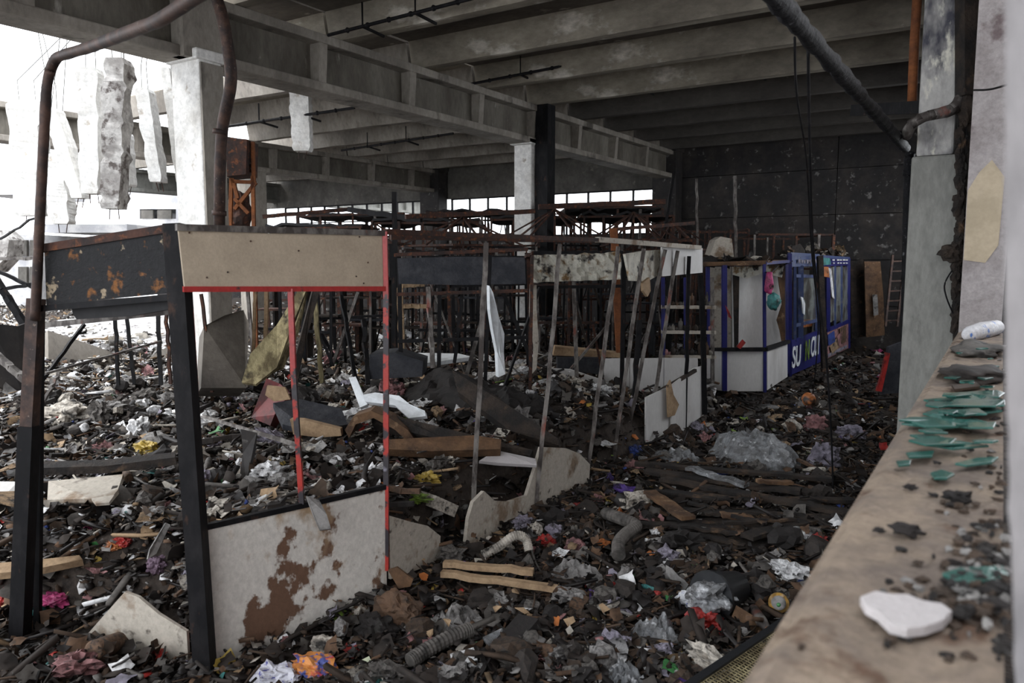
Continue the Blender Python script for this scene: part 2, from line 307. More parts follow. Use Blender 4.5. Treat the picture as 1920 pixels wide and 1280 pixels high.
slab_row(GX2, GX-.05, [y for y in RY if 9.0 < y < WY-.2], 'conc', 'conc_rib')
slab_row(-24.6, GX2-.05, [y for y in RY if 15 < y < WY-.2], 'conc', 'conc')
slab_row(GX-3.4, GX-.05, [9.75-1.76], 'conc_rib', 'conc_slab')
slab_row(GX-.95, GX-.05, [9.75-3.52], 'conc_rib', 'conc_slab')
for xq in (GX-1.5, GX-2.9):
    b = MB(); b.box(xq-.07, .5, 5.36, xq+.07, 9.0, 5.62); b.build('remaining_purlin', M['conc_broken'], roof)
# end wall (far): upper panels, windows, lower wall
def quadwall(name, label, m, *boxes):
    r = bpy.data.objects.new(name, None); COL.objects.link(r); r.location = (boxes[0][0], boxes[0][1], 0); struct(r, label)
    for q in boxes: b = MB(); b.box(*q); b.build('wall_panel', M[m], r)
    return r
WZ0, WZ1 = 3.05, 4.36
xs = [-33, -24.6, GX2, -12.2, GX]
quadwall('wall_far', 'grey upper panels of the end wall above the window band', 'wall_grey', *[(xs[i]+.01, WY, WZ1, xs[i+1]-.01, WY+.22, 5.85) for i in range(4)])
quadwall('wall_far', 'dark parapet of the end wall below the window band', 'wall_soot', *[(xs[i]+.01, WY, 0, xs[i+1]-.01, WY+.22, WZ0) for i in range(4)])
zz = [0, 1.15, 2.3, 3.45, 4.6, 5.85]
quadwall('wall_far', 'soot black panelled end wall above the blue booths', 'wall_soot', *[(x0+.008, WY+.012*((i+j) % 2), zz[i]+.008, x0+4.4, WY+.22, zz[i+1]-.008) for i in range(5) for j, x0 in enumerate((GX, GX+4.41))])
b = MB(); b.box(GX, WY+.23, 0, .4, WY+.3, 5.95); struct(b.build('wall_far', M['wall_soot']), 'dark masonry behind the end wall panels')
wn = 0
for (xa, xb) in ((-24.2, GX2-.5), (GX2+.5, GX-.45), (GX+.4, GX+.4)):
    if xb <= xa: continue
    wn += 1
    r = bpy.data.objects.new('window_%d' % wn, None); COL.objects.link(r); r.location = (xa, WY, WZ0); struct(r, 'long band of broken glazing in the end wall')
    n = round((xb-xa)/.72)
    for i in range(n+1):
        b = MB(); x = xa+(xb-xa)*i/n; b.box(x-.025, WY+.05, WZ0, x+.025, WY+.12, WZ1); b.build('mullion', M['steel_blk'], r)
    for z in (WZ0+.02, (WZ0+WZ1)/2+.02, WZ1-.02):
        b = MB(); b.box(xa, WY+.055, z-.02, xb, WY+.115, z+.02); b.build('transom', M['steel_blk'], r)
# right wall with the opening the picture is taken through
R0, R1 = -.25, 0.0
SZ = 1.80; JY = 6.25
r = bpy.data.objects.new('wall_right', None); COL.objects.link(r); r.location = (R0, 6, 0); struct(r, 'plastered side wall with the open window bay')
b = MB(); b.box(R0+.02, -3, 0, R1-.02, JY, SZ-.07); b.build('parapet', M['jamb'], r)
b = MB(); b.box(R0+.015, JY, 0, R1+.02, JY+1.1, GT+.4); b.build('pier', M['jamb'], r)
b = MB(); b.box(R0+.02, JY+1.1, 0, R1+.02, WY, SZ); b.build('added_opening_parapet', M['wall_soot'], r)
for ya, yb in ((JY+1.1, 8.3), (13.4, 14.6), (19.8, WY)):  # gaps between these piers are unseen openings added to light the booths
    b = MB(); b.box(R0+.021, ya, SZ, R1+.021, yb, GT+.4); b.build('added_opening_pier', M['wall_soot'], r)
b = MB(); b.box(R0+.02, JY+1.1, 4.75, R1+.02, WY, GT+.4); b.build('added_opening_lintel', M['wall_soot'], r)
b = MB(); b.box(R0+.02, -3, 4.75, R1, JY, GT+.4); b.build('lintel', M['conc_pale'], r)
# patch of bare cream plaster on the jamb
b = MB(); b.prism([(-.231, JY-.004, 2.30), (-.10, JY-.004, 2.28), (-.03, JY-.004, 2.40), (-.02, JY-.004, 2.86), (-.10, JY-.004, 2.98), (-.17, JY-.004, 2.90), (-.231, JY-.004, 2.78)], (0, .006, 0))
b.build('bare_plaster', mat('cream_plaster', (.42, .35, .25), (.36, .30, .21), s=3, grain=.08), r)
# sill as worn stone: uneven near edge
b = MB(); nx, ny = 14, 160
for j in range(ny+1):
    y = -2.5+(JY+2.5)*j/ny
    for i in range(nx+1):
        x = R0+.022+(R1-R0+.008)*i/nx; e = .012*noise.noise(Vector((0, y*3.1, 2))) if i == 0 else 0
        b.v.append((x+e, y, SZ+.010*noise.noise(Vector((x*9, y*5, 0)))+.006*noise.noise(Vector((x*30, y*22, 3)))-(.012 if i in (0,) else 0)))
b.f = [(j*(nx+1)+i, j*(nx+1)+i+1, (j+1)*(nx+1)+i+1, (j+1)*(nx+1)+i) for j in range(ny) for i in range(nx)]; b.m = [0]*len(b.f)
b.box(R0+.014, -2.5, SZ-.085, R1+.03, JY, SZ-.012)
struct(b.build('window_sill', M['sill'], smooth=False), 'wide dirty window sill scattered with glass and charcoal')
# near frame stile right at the edge of the opening
b = MB(); n = 40
for j in range(n+1):
    y = -60+1400*j/n; p = W(1884+(max(0, y-560)/720)**1.3*20, y, .66); q = p+Vector((.012*noise.noise(Vector((0, 0, j*.5)))*.2, 0, 0))
    b.v += [(q.x, q.y, q.z), (q.x+.10, q.y, q.z), (q.x+.10, q.y+.12, q.z), (q.x+.004, q.y+.12, q.z)]
b.f = [(4*j+a, 4*j+(a+1) % 4, 4*j+4+(a+1) % 4, 4*j+4+a) for j in range(n) for a in range(4)]+[(3, 2, 1, 0), (4*n, 4*n+1, 4*n+2, 4*n+3)]; b.m = [0]*len(b.f)
struct(b.build('window_frame', M['stile']), 'pale weathered frame stile at the near end of the sill')
# unseen wall added outside the window to cut sky light on the sill
b = MB(); b.box(2.6, -8, 0, 2.9, 11, 7.5); struct(b.build('wall_sky_blocker', M['jamb']), 'plain unseen wall added outside the window to dim the sill')
# big pier standing inside, right
cx0, cx1, cy0 = -.66, -.27, 6.95
r = bpy.data.objects.new('column', None); COL.objects.link(r); r.location = ((cx0+cx1)/2, cy0+.2, 0); struct(r, 'tall pale concrete column streaked with soot beside the window sill')
b = MB(); b.box(cx0, cy0, 0, cx1, cy0+.42, 3.12); b.build('shaft', M['conc_pale'], r, bevel=.02)
b = MB(); b.box(cx0+.03, cy0+.02, 3.12, cx1-.10, cy0+.42, GT+.05); b.build('upper_shaft', M['conc_black'], r, bevel=.02)
b = MB()
for k in range(26):
    z = 2.2+.11*k; b.lump((cx1+.03+.02*rnd.random(), cy0-.02, z), (.05, .05, .08), k, .6, 1)
b.build('charred_edge', M['wood_char'], r)
# ------------------------------------------------ pipes of the hall
def pipe(name, label, pts, rad, m, rings=(), n=14, cat='pipe', jitter=0):
    base = Vector(min(pts, key=lambda p: p[2])); t = thing(name, label, cat, (base.x, base.y, min(p[2] for p in pts)))
    P = []
    Q = [Vector(p) for p in pts]
    for i in range(len(Q)):
        if 0 < i < len(Q)-1:
            a, c = (Q[i-1]-Q[i]), (Q[i+1]-Q[i]); l = min(a.length, c.length, rad*3)*.9
            for k in range(6):
                s = k/5; P.append((1-s)**2*(Q[i]+a.normalized()*l)+2*s*(1-s)*Q[i]+s*s*(Q[i]+c.normalized()*l))
        else: P.append(Q[i])
    R = 1
    if jitter:
        P2 = []
        for i in range(len(P)-1):
            k = max(1, int((P[i+1]-P[i]).length/.05))
            P2 += [P[i].lerp(P[i+1], j/k) for j in range(k)]
        P = P2+[P[-1]]
        rr = [rad*(1+jitter*noise.noise(p*14)) for p in P]
    else: rr = [rad]*len(P)
    bb = MB(); bb.tube(P, rr, n); bb.build('pipe_length', M[m], t, smooth=True)
    for q in rings:
        a, c = Vector(q[0]), Vector(q[1]); bb = MB(); bb.tube([a, c], rad*1.25, n); bb.build('coupling', M[m], t, smooth=True)
    return t
zt = W(1555, 135, 4.0)
xp, zp = -.76, 3.26
pipe('overhead_pipe', 'thick black pipe with peeling drips sloping away under the ceiling', [(xp, 1.6, zp), (xp, 4.2, zp), (xp, 7.5, zp)], .040, 'pipe_blk', jitter=.35)
pipe('drain_pipe', 'vertical black drain pipe left of the tall pale column', [W(1704, 786, 7.0), W(1698, 600, 7.0), W(1704, 295, 7.0), W(1708, 285, 7.0)], .042, 'pipe_blk', rings=[(W(1705, 716, 7.0), W(1705, 706, 7.0)), (W(1704, 330, 7.0), W(1704, 318, 7.0))])
pipe('rusty_pipe', 'orange rusted pipe coming down from the roof left of the column', [W(1722, -40, 6.9), W(1714, 90, 6.9), W(1710, 196, 6.9)], .040, 'rust_or')
b = MB(); b.bar(W(1600, 207, 7.4), W(1745, 200, 6.35), .06, .10); tag(b.build('bracket_arm', M['steel_blk']), 'black horizontal bracket arm behind the rusty pipe', 'bracket')
pipe('bent_pipe', 'grey crooked pipe elbow wrapped around the front of the column', [W(1806, 150, 6.02), W(1800, 200, 5.97), W(1766, 213, 5.97), W(1728, 218, 5.97), W(1704, 236, 6.0), W(1700, 256, 6.1)], .042, 'steel_grey', jitter=.2)
b = MB(); b.bar(W(1812, -40, 5.95), W(1812, 180, 5.95), .13, .10); b.lump(W(1812, 200, 5.95), (.05, .05, .14), 3, .4); b.bar(W(1806, 200, 5.98), W(1792, 640, 5.98), .035, .03)
for k in range(40):
    y = 250+k*9.6; b.lump(W(1803+rnd.uniform(-6, 4)-k*.25, y, 5.95), (.02+.02*rnd.random(), .02, .05), k, .6, 1)
b.lump(W(1782, 474, 5.95), (.07, .05, .06), 9, .7, 2); b.bar(W(1783, 474, 5.95), W(1800, 458, 5.95), .02, .02)
tag(b.build('burnt_cable_duct', M['wood_char']), 'charred cable duct hanging between the column and the window jamb', 'cable duct')
def wire(name, label, pts, rad=.006, m='steel_blk', cat='wire', n=5):
    P = []; Q = [Vector(p) for p in pts]
    for i in range(len(Q)-1):
        p0, p1, p2, p3 = Q[max(i-1, 0)], Q[i], Q[i+1], Q[min(i+2, len(Q)-1)]
        for k in range(8):
            s = k/8; P.append(.5*((2*p1)+(p2-p0)*s+(2*p0-5*p1+4*p2-p3)*s*s+(3*p1-p0-3*p2+p3)*s**3))
    P.append(Q[-1]); b = MB(); b.tube(P, rad, n); return tag(b.build(name, M[m], smooth=True), label, cat)
wire('cable', 'thin black cable looping down the front of the pale column', [W(1790, 500, 5.95), W(1772, 530, 5.95), W(1774, 555, 5.95), W(1786, 585, 5.95), W(1796, 602, 5.95)], .006)
wire('cable', 'black cable stretched across the plastered window jamb', [W(1826, 169, 5.24), W(1860, 167, 5.0), W(1915, 150, 4.6)], .007)
wire('cable', 'long black cable hanging from the overhead pipe to the floor', [W(1515, 95, 3.6), W(1519, 300, 4.2), W(1526, 480, 4.8), W(1548, 660, 5.2), W(1558, 800, 5.6), W(1562, 915, 5.9)], .0075)
wire('cable', 'second black cable hanging left of the long one', [W(1490, 70, 3.4), W(1494, 180, 3.8), W(1512, 300, 4.6), W(1522, 470, 5.6), W(1534, 620, 7.0), W(1524, 738, 8.4)], .006)
b = MB(); b.lump(W(1516, 748, 8.4), .075, 4, .10, 3); t = tag(b.build('red_ball', M['p_orange'], smooth=True), 'orange red deflated ball hanging on a cable above the aisle', 'ball')
b = MB(); b.lump(W(1527, 751, 8.46), (.05, .05, .07), 6, .3, 2); tag(b.build('charred_lump', M['p_umber'], smooth=True), 'burnt brown lump hanging against the orange red ball', 'lump')
# thick brown downpipe on the first column and the curved pipe over the black fascia
pipe('downpipe', 'thick dark brown downpipe kinked in front of the glaring white column', [W(398, -25, 7.7), W(418, 30, 7.6), W(436, 148, 7.7), W(416, 240, 7.9), W(412, 330, 8.0), W(411, 470, 8.2)], .058, 'rust_brown', rings=[(W(413, 243, 7.9), W(412, 252, 7.9)), (W(411, 395, 8.05), W(411, 404, 8.05))])
pipe('curved_pipe', 'tall rusty pipe bending over the black fascia towards the roof', [W(402, -28, 2.75), W(300, 38, 3.15), W(170, 88, 3.9), W(103, 108, 4.25), W(88, 150, 4.3), W(80, 300, 4.32), W(72, 470, 4.35), W(66, 600, 4.38)], .027, 'rust_brown', jitter=.12)
# conduits on the ceiling
for i, (a, c, l) in enumerate((((615, 66, 10.6), (905, -8, 9.2), 'black knotted conduit under the nearest ceiling rib'),
                               ((880, 158, 13.5), (1290, 78, 12.4), 'black conduit below the second lit ceiling rib'),
                               ((1070, 185, 15.4), (1700, 100, 13.0), 'thin conduit along the soot stained ribs at the right'),
                               ((430, 236, 13.4), (665, 202, 12.6), 'black conduit in the bay behind the first column'),
                               ((640, 282, 17.5), (850, 250, 16.0), 'thin conduit in the bay beside the pale middle column'))):
    A, B = W(*a), W(*c); b = MB(); b.tube([A, B], .022, 6)
    n = int((B-A).length/.35)
    for k in range(1, n): b.lump(A.lerp(B, k/n), .035, k, .2, 1)
    t = thing('ceiling_conduit', l, 'conduit', A); b.build('conduit_pipe', M['steel_blk'], t)
    for s in (.25, .6):
        p = A.lerp(B, s); bb = MB(); bb.bar(p, p+Vector((.05, .35, -.05)), .03); bb.bar(p, p+Vector((0, 0, .3)), .02); bb.build('bracket', M['steel_blk'], t)
# ------------------------------------------------ broken ribs hanging in the roofless bay
def hang(pts, D, wpx, lab, m='conc_white', depth=.22, seed=0):
    A, B = W(pts[0], pts[1], D), W(pts[2], pts[3], D); w = wpx*D/1438
    t = thing('hanging_rib', lab, 'roof rib', (A.x, A.y, B.z), 'broken roof ribs hanging in the roofless bay')
    n = 26; b = MB(); R = Vector((cs, sn, 0)); Fv = Vector((-sn, cs, 0))
    for i in range(n+1):
        s = i/n; p = A.lerp(B, s); e = [.09*w*noise.noise(Vector((seed*5+k*3, s*6, 0)))+(.09 if seed == 1 else .025)*w*(noise.noise(Vector((seed*5+k*3, s*22, 0))) > .25) for k in range(4)]
        tp = 1-.12*s if 0 < i < n else .75
        for (sx, sy), q in zip(((-1, -1), (1, -1), (1, 1), (-1, 1)), e): b.v.append(tuple(p+R*(sx*w/2*tp+q)+Fv*(sy*depth/2+q)))
    b.f = [(4*i+a, 4*i+(a+1) % 4, 4*i+4+(a+1) % 4, 4*i+4+a) for i in range(n) for a in range(4)]+[(3, 2, 1, 0), (4*n, 4*n+1, 4*n+2, 4*n+3)]; b.m = [0]*len(b.f)
    b.build('concrete', M[m], t)
    for k in range(2):
        b = MB(); q = A+R*(k-.5)*w*.5; tx = min((GX-.2, GX-1.5, GX-2.9), key=lambda x: abs(x-q.x)); b.tube([q-Vector((0, 0, .1)), q+Vector((rnd.uniform(-.03, .03), 0, .3)), Vector((tx, q.y, 5.36 if tx < GX-1 else GT-.05))], .006, 5); b.build('rebar', M['conc_pale'], t)
    for k in range(2):
        b = MB(); q = B+R*(k-.5)*w*.4; b.tube([q, q+Vector((rnd.uniform(-.06, .06), 0, -.12))], .006, 5); b.build('rebar', M['rust'], t)
hang((222, 112, 214, 392), 9.2, 40, 'grey broken concrete rib hanging in the roofless bay, darkest and most ragged', 'conc_broken', seed=1)
hang((170, 130, 176, 364), 10.2, 38, 'white concrete rib hanging between the curved pipe and the ragged grey rib', seed=2)
hang((272, 168, 298, 342), 10.4, 25, 'white concrete rib hanging midway between the ragged grey rib and the column', seed=3)
hang((316, 130, 343, 342), 10.8, 17, 'thin white concrete rib hanging nearest to the glaring white column', seed=4)
hang((100, 205, 152, 372), 10.4, 26, 'pale rib hanging aslant right behind the curved pipe', 'conc_white', seed=5)
hang((236, 250, 243, 350), 11.5, 16, 'short white rib stub hanging right of the ragged grey rib', seed=6)
hang((52, 190, 62, 405), 11.5, 60, 'broad white rib hanging left of the curved pipe', seed=7)
hang((105, 290, 118, 420), 11.0, 42, 'wide white rib hanging low right of the curved pipe', seed=8)
hang((562, 150, 568, 284), 13.0, 36, 'white rib stub hanging below the near girder in the roofed bay', seed=9)
# ------------------------------------------------ ruins beyond the roofless bay
def ruin(name, lab, cat, boxes, m, win=()):
    t = thing(name, lab, cat, W(boxes[0][0], boxes[0][3], boxes[0][4]))
    for (x0, y0, x1, y1, D, dp) in boxes:
        A, B = W(x0, y0, D), W(x1, y1, D); b = MB(); fw = Vector((-sn, cs, 0))*dp
        P = [W(x0, y0, D), W(x1, y0, D), W(x1, y1, D), W(x0, y1, D)]; b.add(P+[p+fw for p in P], [(3, 2, 1, 0), (4, 5, 6, 7), (0, 1, 5, 4), (1, 2, 6, 5), (2, 3, 7, 6), (3, 0, 4, 7)]); b.build('wall', M[m], t)
    for (x0, y0, x1, y1, D) in win:
        b = MB(); b.prism([W(x0, y0, D), W(x1, y0, D), W(x1, y1, D), W(x0, y1, D)], Vector((-sn, cs, 0))*.12); b.build('window', M['wall_grey'], t)
    return t
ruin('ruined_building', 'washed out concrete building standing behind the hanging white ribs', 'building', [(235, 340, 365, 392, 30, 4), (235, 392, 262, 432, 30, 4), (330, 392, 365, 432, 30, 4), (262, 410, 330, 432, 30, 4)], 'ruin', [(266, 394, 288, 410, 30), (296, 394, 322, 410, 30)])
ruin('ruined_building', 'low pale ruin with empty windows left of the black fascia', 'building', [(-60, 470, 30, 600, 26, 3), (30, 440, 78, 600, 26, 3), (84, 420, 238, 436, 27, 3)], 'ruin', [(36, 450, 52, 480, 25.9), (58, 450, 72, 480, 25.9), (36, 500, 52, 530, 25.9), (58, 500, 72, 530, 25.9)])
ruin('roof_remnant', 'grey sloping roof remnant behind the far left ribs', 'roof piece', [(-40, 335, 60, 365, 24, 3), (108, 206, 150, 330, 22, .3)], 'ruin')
def slabpoly(name, lab, cat, px, D, th, m, grp=None, parent=None):
    """outline on a plane: D is one distance or one per corner"""
    Ds = D if isinstance(D, (list, tuple)) else [D]*len(px)
    P = [W(x, y, d) for (x, y), d in zip(px, Ds)]; nrm = sum(((P[i]-P[0]).cross(P[(i+1) % len(P)]-P[0]) for i in range(1, len(P)-1)), Vector()).normalized()
    b = MB(); b.prism(P, nrm*th); o = b.build(name, M[m] if isinstance(m, str) else m, parent)
    return tag(o, lab, cat, grp)
slabpoly('fallen_slab', 'long fallen concrete beam lying aslant behind the black fascia stall', 'concrete beam', [(80, 628), (120, 640), (200, 668), (262, 690), (250, 738), (170, 722), (82, 706)], [11, 11.2, 11.6, 12, 11.6, 11.2, 10.8], .35, 'conc')
slabpoly('fallen_slab', 'pale tilted concrete slab right of the long fallen beam', 'concrete slab', [(262, 690), (330, 650), (335, 700), (270, 735)], [12, 12.6, 12.2, 11.8], .3, 'conc')
slabpoly('fallen_slab', 'ragged grey slab leaning in the ruins left of the curved pipe', 'concrete slab', [(-20, 430), (15, 432), (32, 450), (28, 480), (0, 510), (-20, 505)], 12.5, .4, 'conc_broken')
slabpoly('concrete_block', 'dark upright concrete block with a slanting top in the rubble', 'concrete block', [(378, 622), (416, 602), (450, 592), (460, 618), (455, 735), (372, 735)], [8.2, 8.3, 8.6, 8.4, 8.2, 8.0], .5, 'conc_slab')
slabpoly('bent_sheet', 'crumpled dark metal sheet lying at the far left of the heap', 'metal sheet', [(-20, 606), (30, 612), (62, 600), (62, 700), (40, 740), (-20, 720)], [8.5, 8.8, 9.1, 9, 8.6, 8.4], .05, 'wall_soot')
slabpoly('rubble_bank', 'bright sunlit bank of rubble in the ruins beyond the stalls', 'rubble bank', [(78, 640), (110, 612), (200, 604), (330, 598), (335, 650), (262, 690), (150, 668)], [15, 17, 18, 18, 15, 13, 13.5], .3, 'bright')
# ================================================================== STALLS
UVD = {'P0': (-2.72, 4.42), 'P1': (-1.69, 4.15), 'P2': (-.83, 4.9), 'E': (2.4, 9.7)}
S0, S1, S2, SE = UVD['P0'], UVD['P1'], UVD['P2'], UVD['E']
def vprism(t, name, px, A, B, th, m, label=None, bevel=0, sub=0):
    P = [VP(x, y, A, B) for x, y in px]; d = (toW(*B)-toW(*A)).normalized(); nrm = Vector((-d.y, d.x, 0))
    b = MB(); b.prism(P, nrm*th); o = b.build(name, M[m] if isinstance(m, str) else m, t, bevel=bevel)
    if label: o['label'] = label
    return o
def bars(t, name, lst, m, label=None):
    for q in lst:
        b = MB(); b.bar(q[0], q[1], q[2], q[3] if len(q) > 3 else None); o = b.build(name, M[m], t)
        if label: o['label'] = label
def pbar(t, name, p, q, w, m, A=None, B=None, label=None, wob=0):
    P = VP(p[0], p[1], A, B) if len(p) == 2 else W(*p); Q = VP(q[0], q[1], A, B) if len(q) == 2 else W(*q)
    b = MB()
    if wob:
        n = 10; pts = [P.lerp(Q, i/n)+Vector((wob*noise.noise(P+Vector((i*.7, 0, 0))), wob*noise.noise(P+Vector((0, i*.7, 9))), 0)) for i in range(n+1)]
        for i in range(n): b.bar(pts[i], pts[i+1]+(pts[i+1]-pts[i])*.06, w, w)
    else: b.bar(P, Q, w, w)
    o = b.build(name, M[m], t)
    if label: o['label'] = label
    return o
# front stall
t = thing('market_stall', 'burnt market stall with black left fascia and plain beige right fascia', 'stall', toW(*S1, 0))
pbar(t, 'post', (68, 560, 4.42), (55, 800, 4.38), .072, 'rust_brown', label='rusty upper length of the corner post'); pbar(t, 'post', (55, 798, 4.38), (34, 1265, 4.30), .085, 'steel_blk', label='black lower length of the corner post')
pbar(t, 'post', (76, 575, 4.50), (70, 1240, 4.45), .035, 'steel_blk')
pbar(t, 'post', (328, 420, 4.16), (388, 1300, 4.02), .095, 'steel_blk', label='heavy black corner post')
o = pbar(t, 'post', (343, 430, 4.24), (398, 1300, 4.10), .045, 'red_pt', label='post with flaking red and grey paint')
vprism(t, 'fascia_board', [(86, 470), (320, 434), (330, 548), (90, 572)], S0, S1, .02, 'charpatch', 'black charred fascia board with orange rusty patches')
vprism(t, 'fascia_underside', [(140, 574), (330, 550), (330, 578), (250, 592), (150, 598), (143, 588)], (S0[0], S0[1]+.06), (S1[0], S1[1]+.06), .05, 'charbd')
pbar(t, 'rail', (78, 466), (326, 427), .045, 'rust', S0, S1)
pbar(t, 'rail', (80, 578), (330, 556), .035, 'steel_blk', S0, S1)
pbar(t, 'rail', (70, 611, 4.9), (330, 583, 4.6), .035, 'steel_grey')
fb = vprism(t, 'fascia_board', [(333, 431), (420, 433), (500, 437), (600, 437), (716, 440), (718, 539), (345, 541)], S1, S2, .014, 'beige', 'plain beige fibreboard fascia', bevel=.004)
for x, y in ((355, 436), (427, 510), (388, 520), (674, 444), (690, 492), (668, 518), (682, 531), (470, 452), (560, 470)):
    b = MB(); c_ = VP(x, y, (S1[0]+.006, S1[1]-.009), (S2[0]+.006, S2[1]-.009)); b.lump(c_, (.005, .005, .005), x, .3, 1); b.build('nail', M['rust'], fb)
pbar(t, 'rail', (330, 426), (720, 437), .035, 'steel_grey', S1, S2)
pbar(t, 'rail', (343, 542), (722, 541), .030, 'red_rail', S1, S2, 'bright red lower rail')
pbar(t, 'post', (545, 541), (550, 690), .030, 'red_rail', S1, S2, 'red middle post')
pbar(t, 'post', (550, 690), (566, 944), .030, 'red_pt', S1, S2)
pbar(t, 'post', (721, 434), (724, 560), .034, 'red_rail', S1, S2)
pbar(t, 'post', (724, 560), (724, 1068), .034, 'red_pt', S1, S2)
o = vprism(t, 'lower_panel', [(384, 988), (722, 912), (724, 1130), (600, 1230), (400, 1330)], S1, S2, .02, 'panel', 'white lower panel with peeling paint and brown stains')
pbar(t, 'rail', (383, 988), (722, 912), .032, 'steel_blk', S1, S2)
vprism(t, 'lower_panel', [(120, 1240), (190, 1160), (236, 1108), (262, 1118), (300, 1150), (352, 1182), (360, 1330), (160, 1330)], (S0[0], S0[1]-.02), (S1[0], S1[1]-.02), .02, 'panel2', 'broken pale lower panel with a torn top edge')
# curtain-like cloth over the panel
slabpoly('rag', 'grey rag draped over the black rail of the white panel', 'cloth', [(574, 930), (598, 938), (612, 965), (620, 992), (600, 994), (588, 968)], [4.42, 4.45, 4.4, 4.38, 4.36, 4.38], .03, 'p_ash')
# side row of stalls
A, B = S2, SE
t = thing('market_stall', 'long row stall frame with leaning bare posts and burnt white fascias', 'stall', toW(*SE, 0))
pbar(t, 'rail', (722, 434), (1180, 452), .035, 'rust', A, B, wob=.03)
pbar(t, 'rail', (1120, 449), (1312, 464), .05, 'panel2', A, B, label='pale end of the top rail')
for (p, q, w, m) in (((913, 455), (884, 1010, 5.95), .038, 'steel_grey'), ((1052, 458), (1003, 970, 6.45), .036, 'steel_grey'), ((1160, 462), (1100, 890, 7.5), .038, 'steel_grey'),
                     ((1207, 466), (1150, 862, 8.1), .038, 'steel_grey'), ((1246, 468), (1170, 850, 8.6), .038, 'steel_grey'), ((1270, 470), (1212, 842, 8.9), .038, 'steel_grey'),
                     ((1292, 480), (1284, 800, 9.4), .04, 'steel_blk'), ((1314, 515), (1322, 775, 9.75), .06, 'steel_blk'), ((1199, 600, 9.3), (1190, 740, 9.2), .06, 'steel_blk')):
    pbar(t, 'post', p, q, w, m, A, B, wob=.015)
vprism(t, 'fascia_board', [(1240, 462), (1316, 465), (1316, 511), (1240, 518)], (A[0], A[1]+.10), (B[0], B[1]+.10), .02, 'white_pn', 'clean white fascia end board')
vprism(t, 'fascia_board', [(1170, 476), (1205, 470), (1242, 468), (1240, 512), (1210, 528), (1180, 526)], (A[0], A[1]+.4), (B[0], B[1]+.2), .03, 'white_br', 'scorched yellowish fascia board')
vprism(t, 'torn_lining', [(1203, 530), (1216, 520), (1218, 545), (1212, 556), (1204, 545)], (A[0], A[1]+.2), (B[0], B[1]+.1), .03, 'wood_tan')
C0, C1 = (-.36, 5.6), (.71, 7.3)
vprism(t, 'lower_panel', [(728, 966), (770, 978), (800, 985), (824, 1004), (822, 1050), (790, 1064), (730, 1085)], (-.80, 4.95), (-.36, 5.7), .02, 'panel2', 'torn piece of white lower panel beside the front stall')
vprism(t, 'lower_panel', [(868, 1040), (876, 970), (885, 940), (905, 920), (925, 938), (950, 940), (985, 928), (1000, 880), (1012, 838), (1060, 840), (1085, 850), (1104, 870), (1102, 905), (1080, 945), (1003, 985), (940, 1000), (915, 1035)], C0, C1, .03, 'panel2', 'curling grey white lower panel with ragged burnt top')
vprism(t, 'lower_panel', [(1210, 745), (1258, 722), (1258, 800), (1240, 835), (1210, 850)], (1.5, 8.6), (2.1, 9.35), .02, 'white_pn')
vprism(t, 'lower_panel', [(1258, 722), (1300, 690), (1322, 684), (1322, 775), (1300, 790), (1275, 812), (1258, 806)], (2.1, 9.3), (2.45, 9.75), .02, 'white_pn')
pbar(t, 'rail', (1212, 748, 8.8), (1304, 694, 9.5), .04, 'wood_char')
vprism(t, 'torn_cardboard', [(1250, 724), (1256, 712), (1262, 740), (1272, 758), (1264, 778), (1252, 782)], (1.9, 9.0), (2.1, 9.2), .02, 'wood_tan', 'brown torn cardboard scrap')
# inner counter front
t2 = thing('counter_front', 'white counter front standing behind the leaning posts of the row stall', 'counter', W(1180, 700, 11))
for (x0, x1) in ((1132, 1180), (1181, 1244), (1245, 1308)):
    b = MB(); b.prism([W(x0, 672-(x0-1132)*.01, 11), W(x1, 671, 11), W(x1, 760, 11), W(x0, 745, 11)], Vector((-sn, cs, 0))*.03); b.build('panel', M['white_pn'], t2)
slabpoly('fallen_board', 'long sagging white board lying in front of the white counter', 'board', [(1033, 690), (1070, 692), (1130, 712), (1180, 742), (1160, 745), (1090, 728), (1036, 708)], 10.4, .05, 'white_pn')
slabpoly('shelf_board', 'pale tan shelf board standing on the dark box counter', 'shelf', [(1040, 648), (1160, 660), (1160, 668), (1036, 664)], 11.4, .3, 'wood_tan')
slabpoly('box_counter', 'dark box counter under the pale tan shelf board', 'counter', [(1044, 668), (1132, 668), (1132, 700), (1044, 690)], 11.3, .3, 'charbd2')
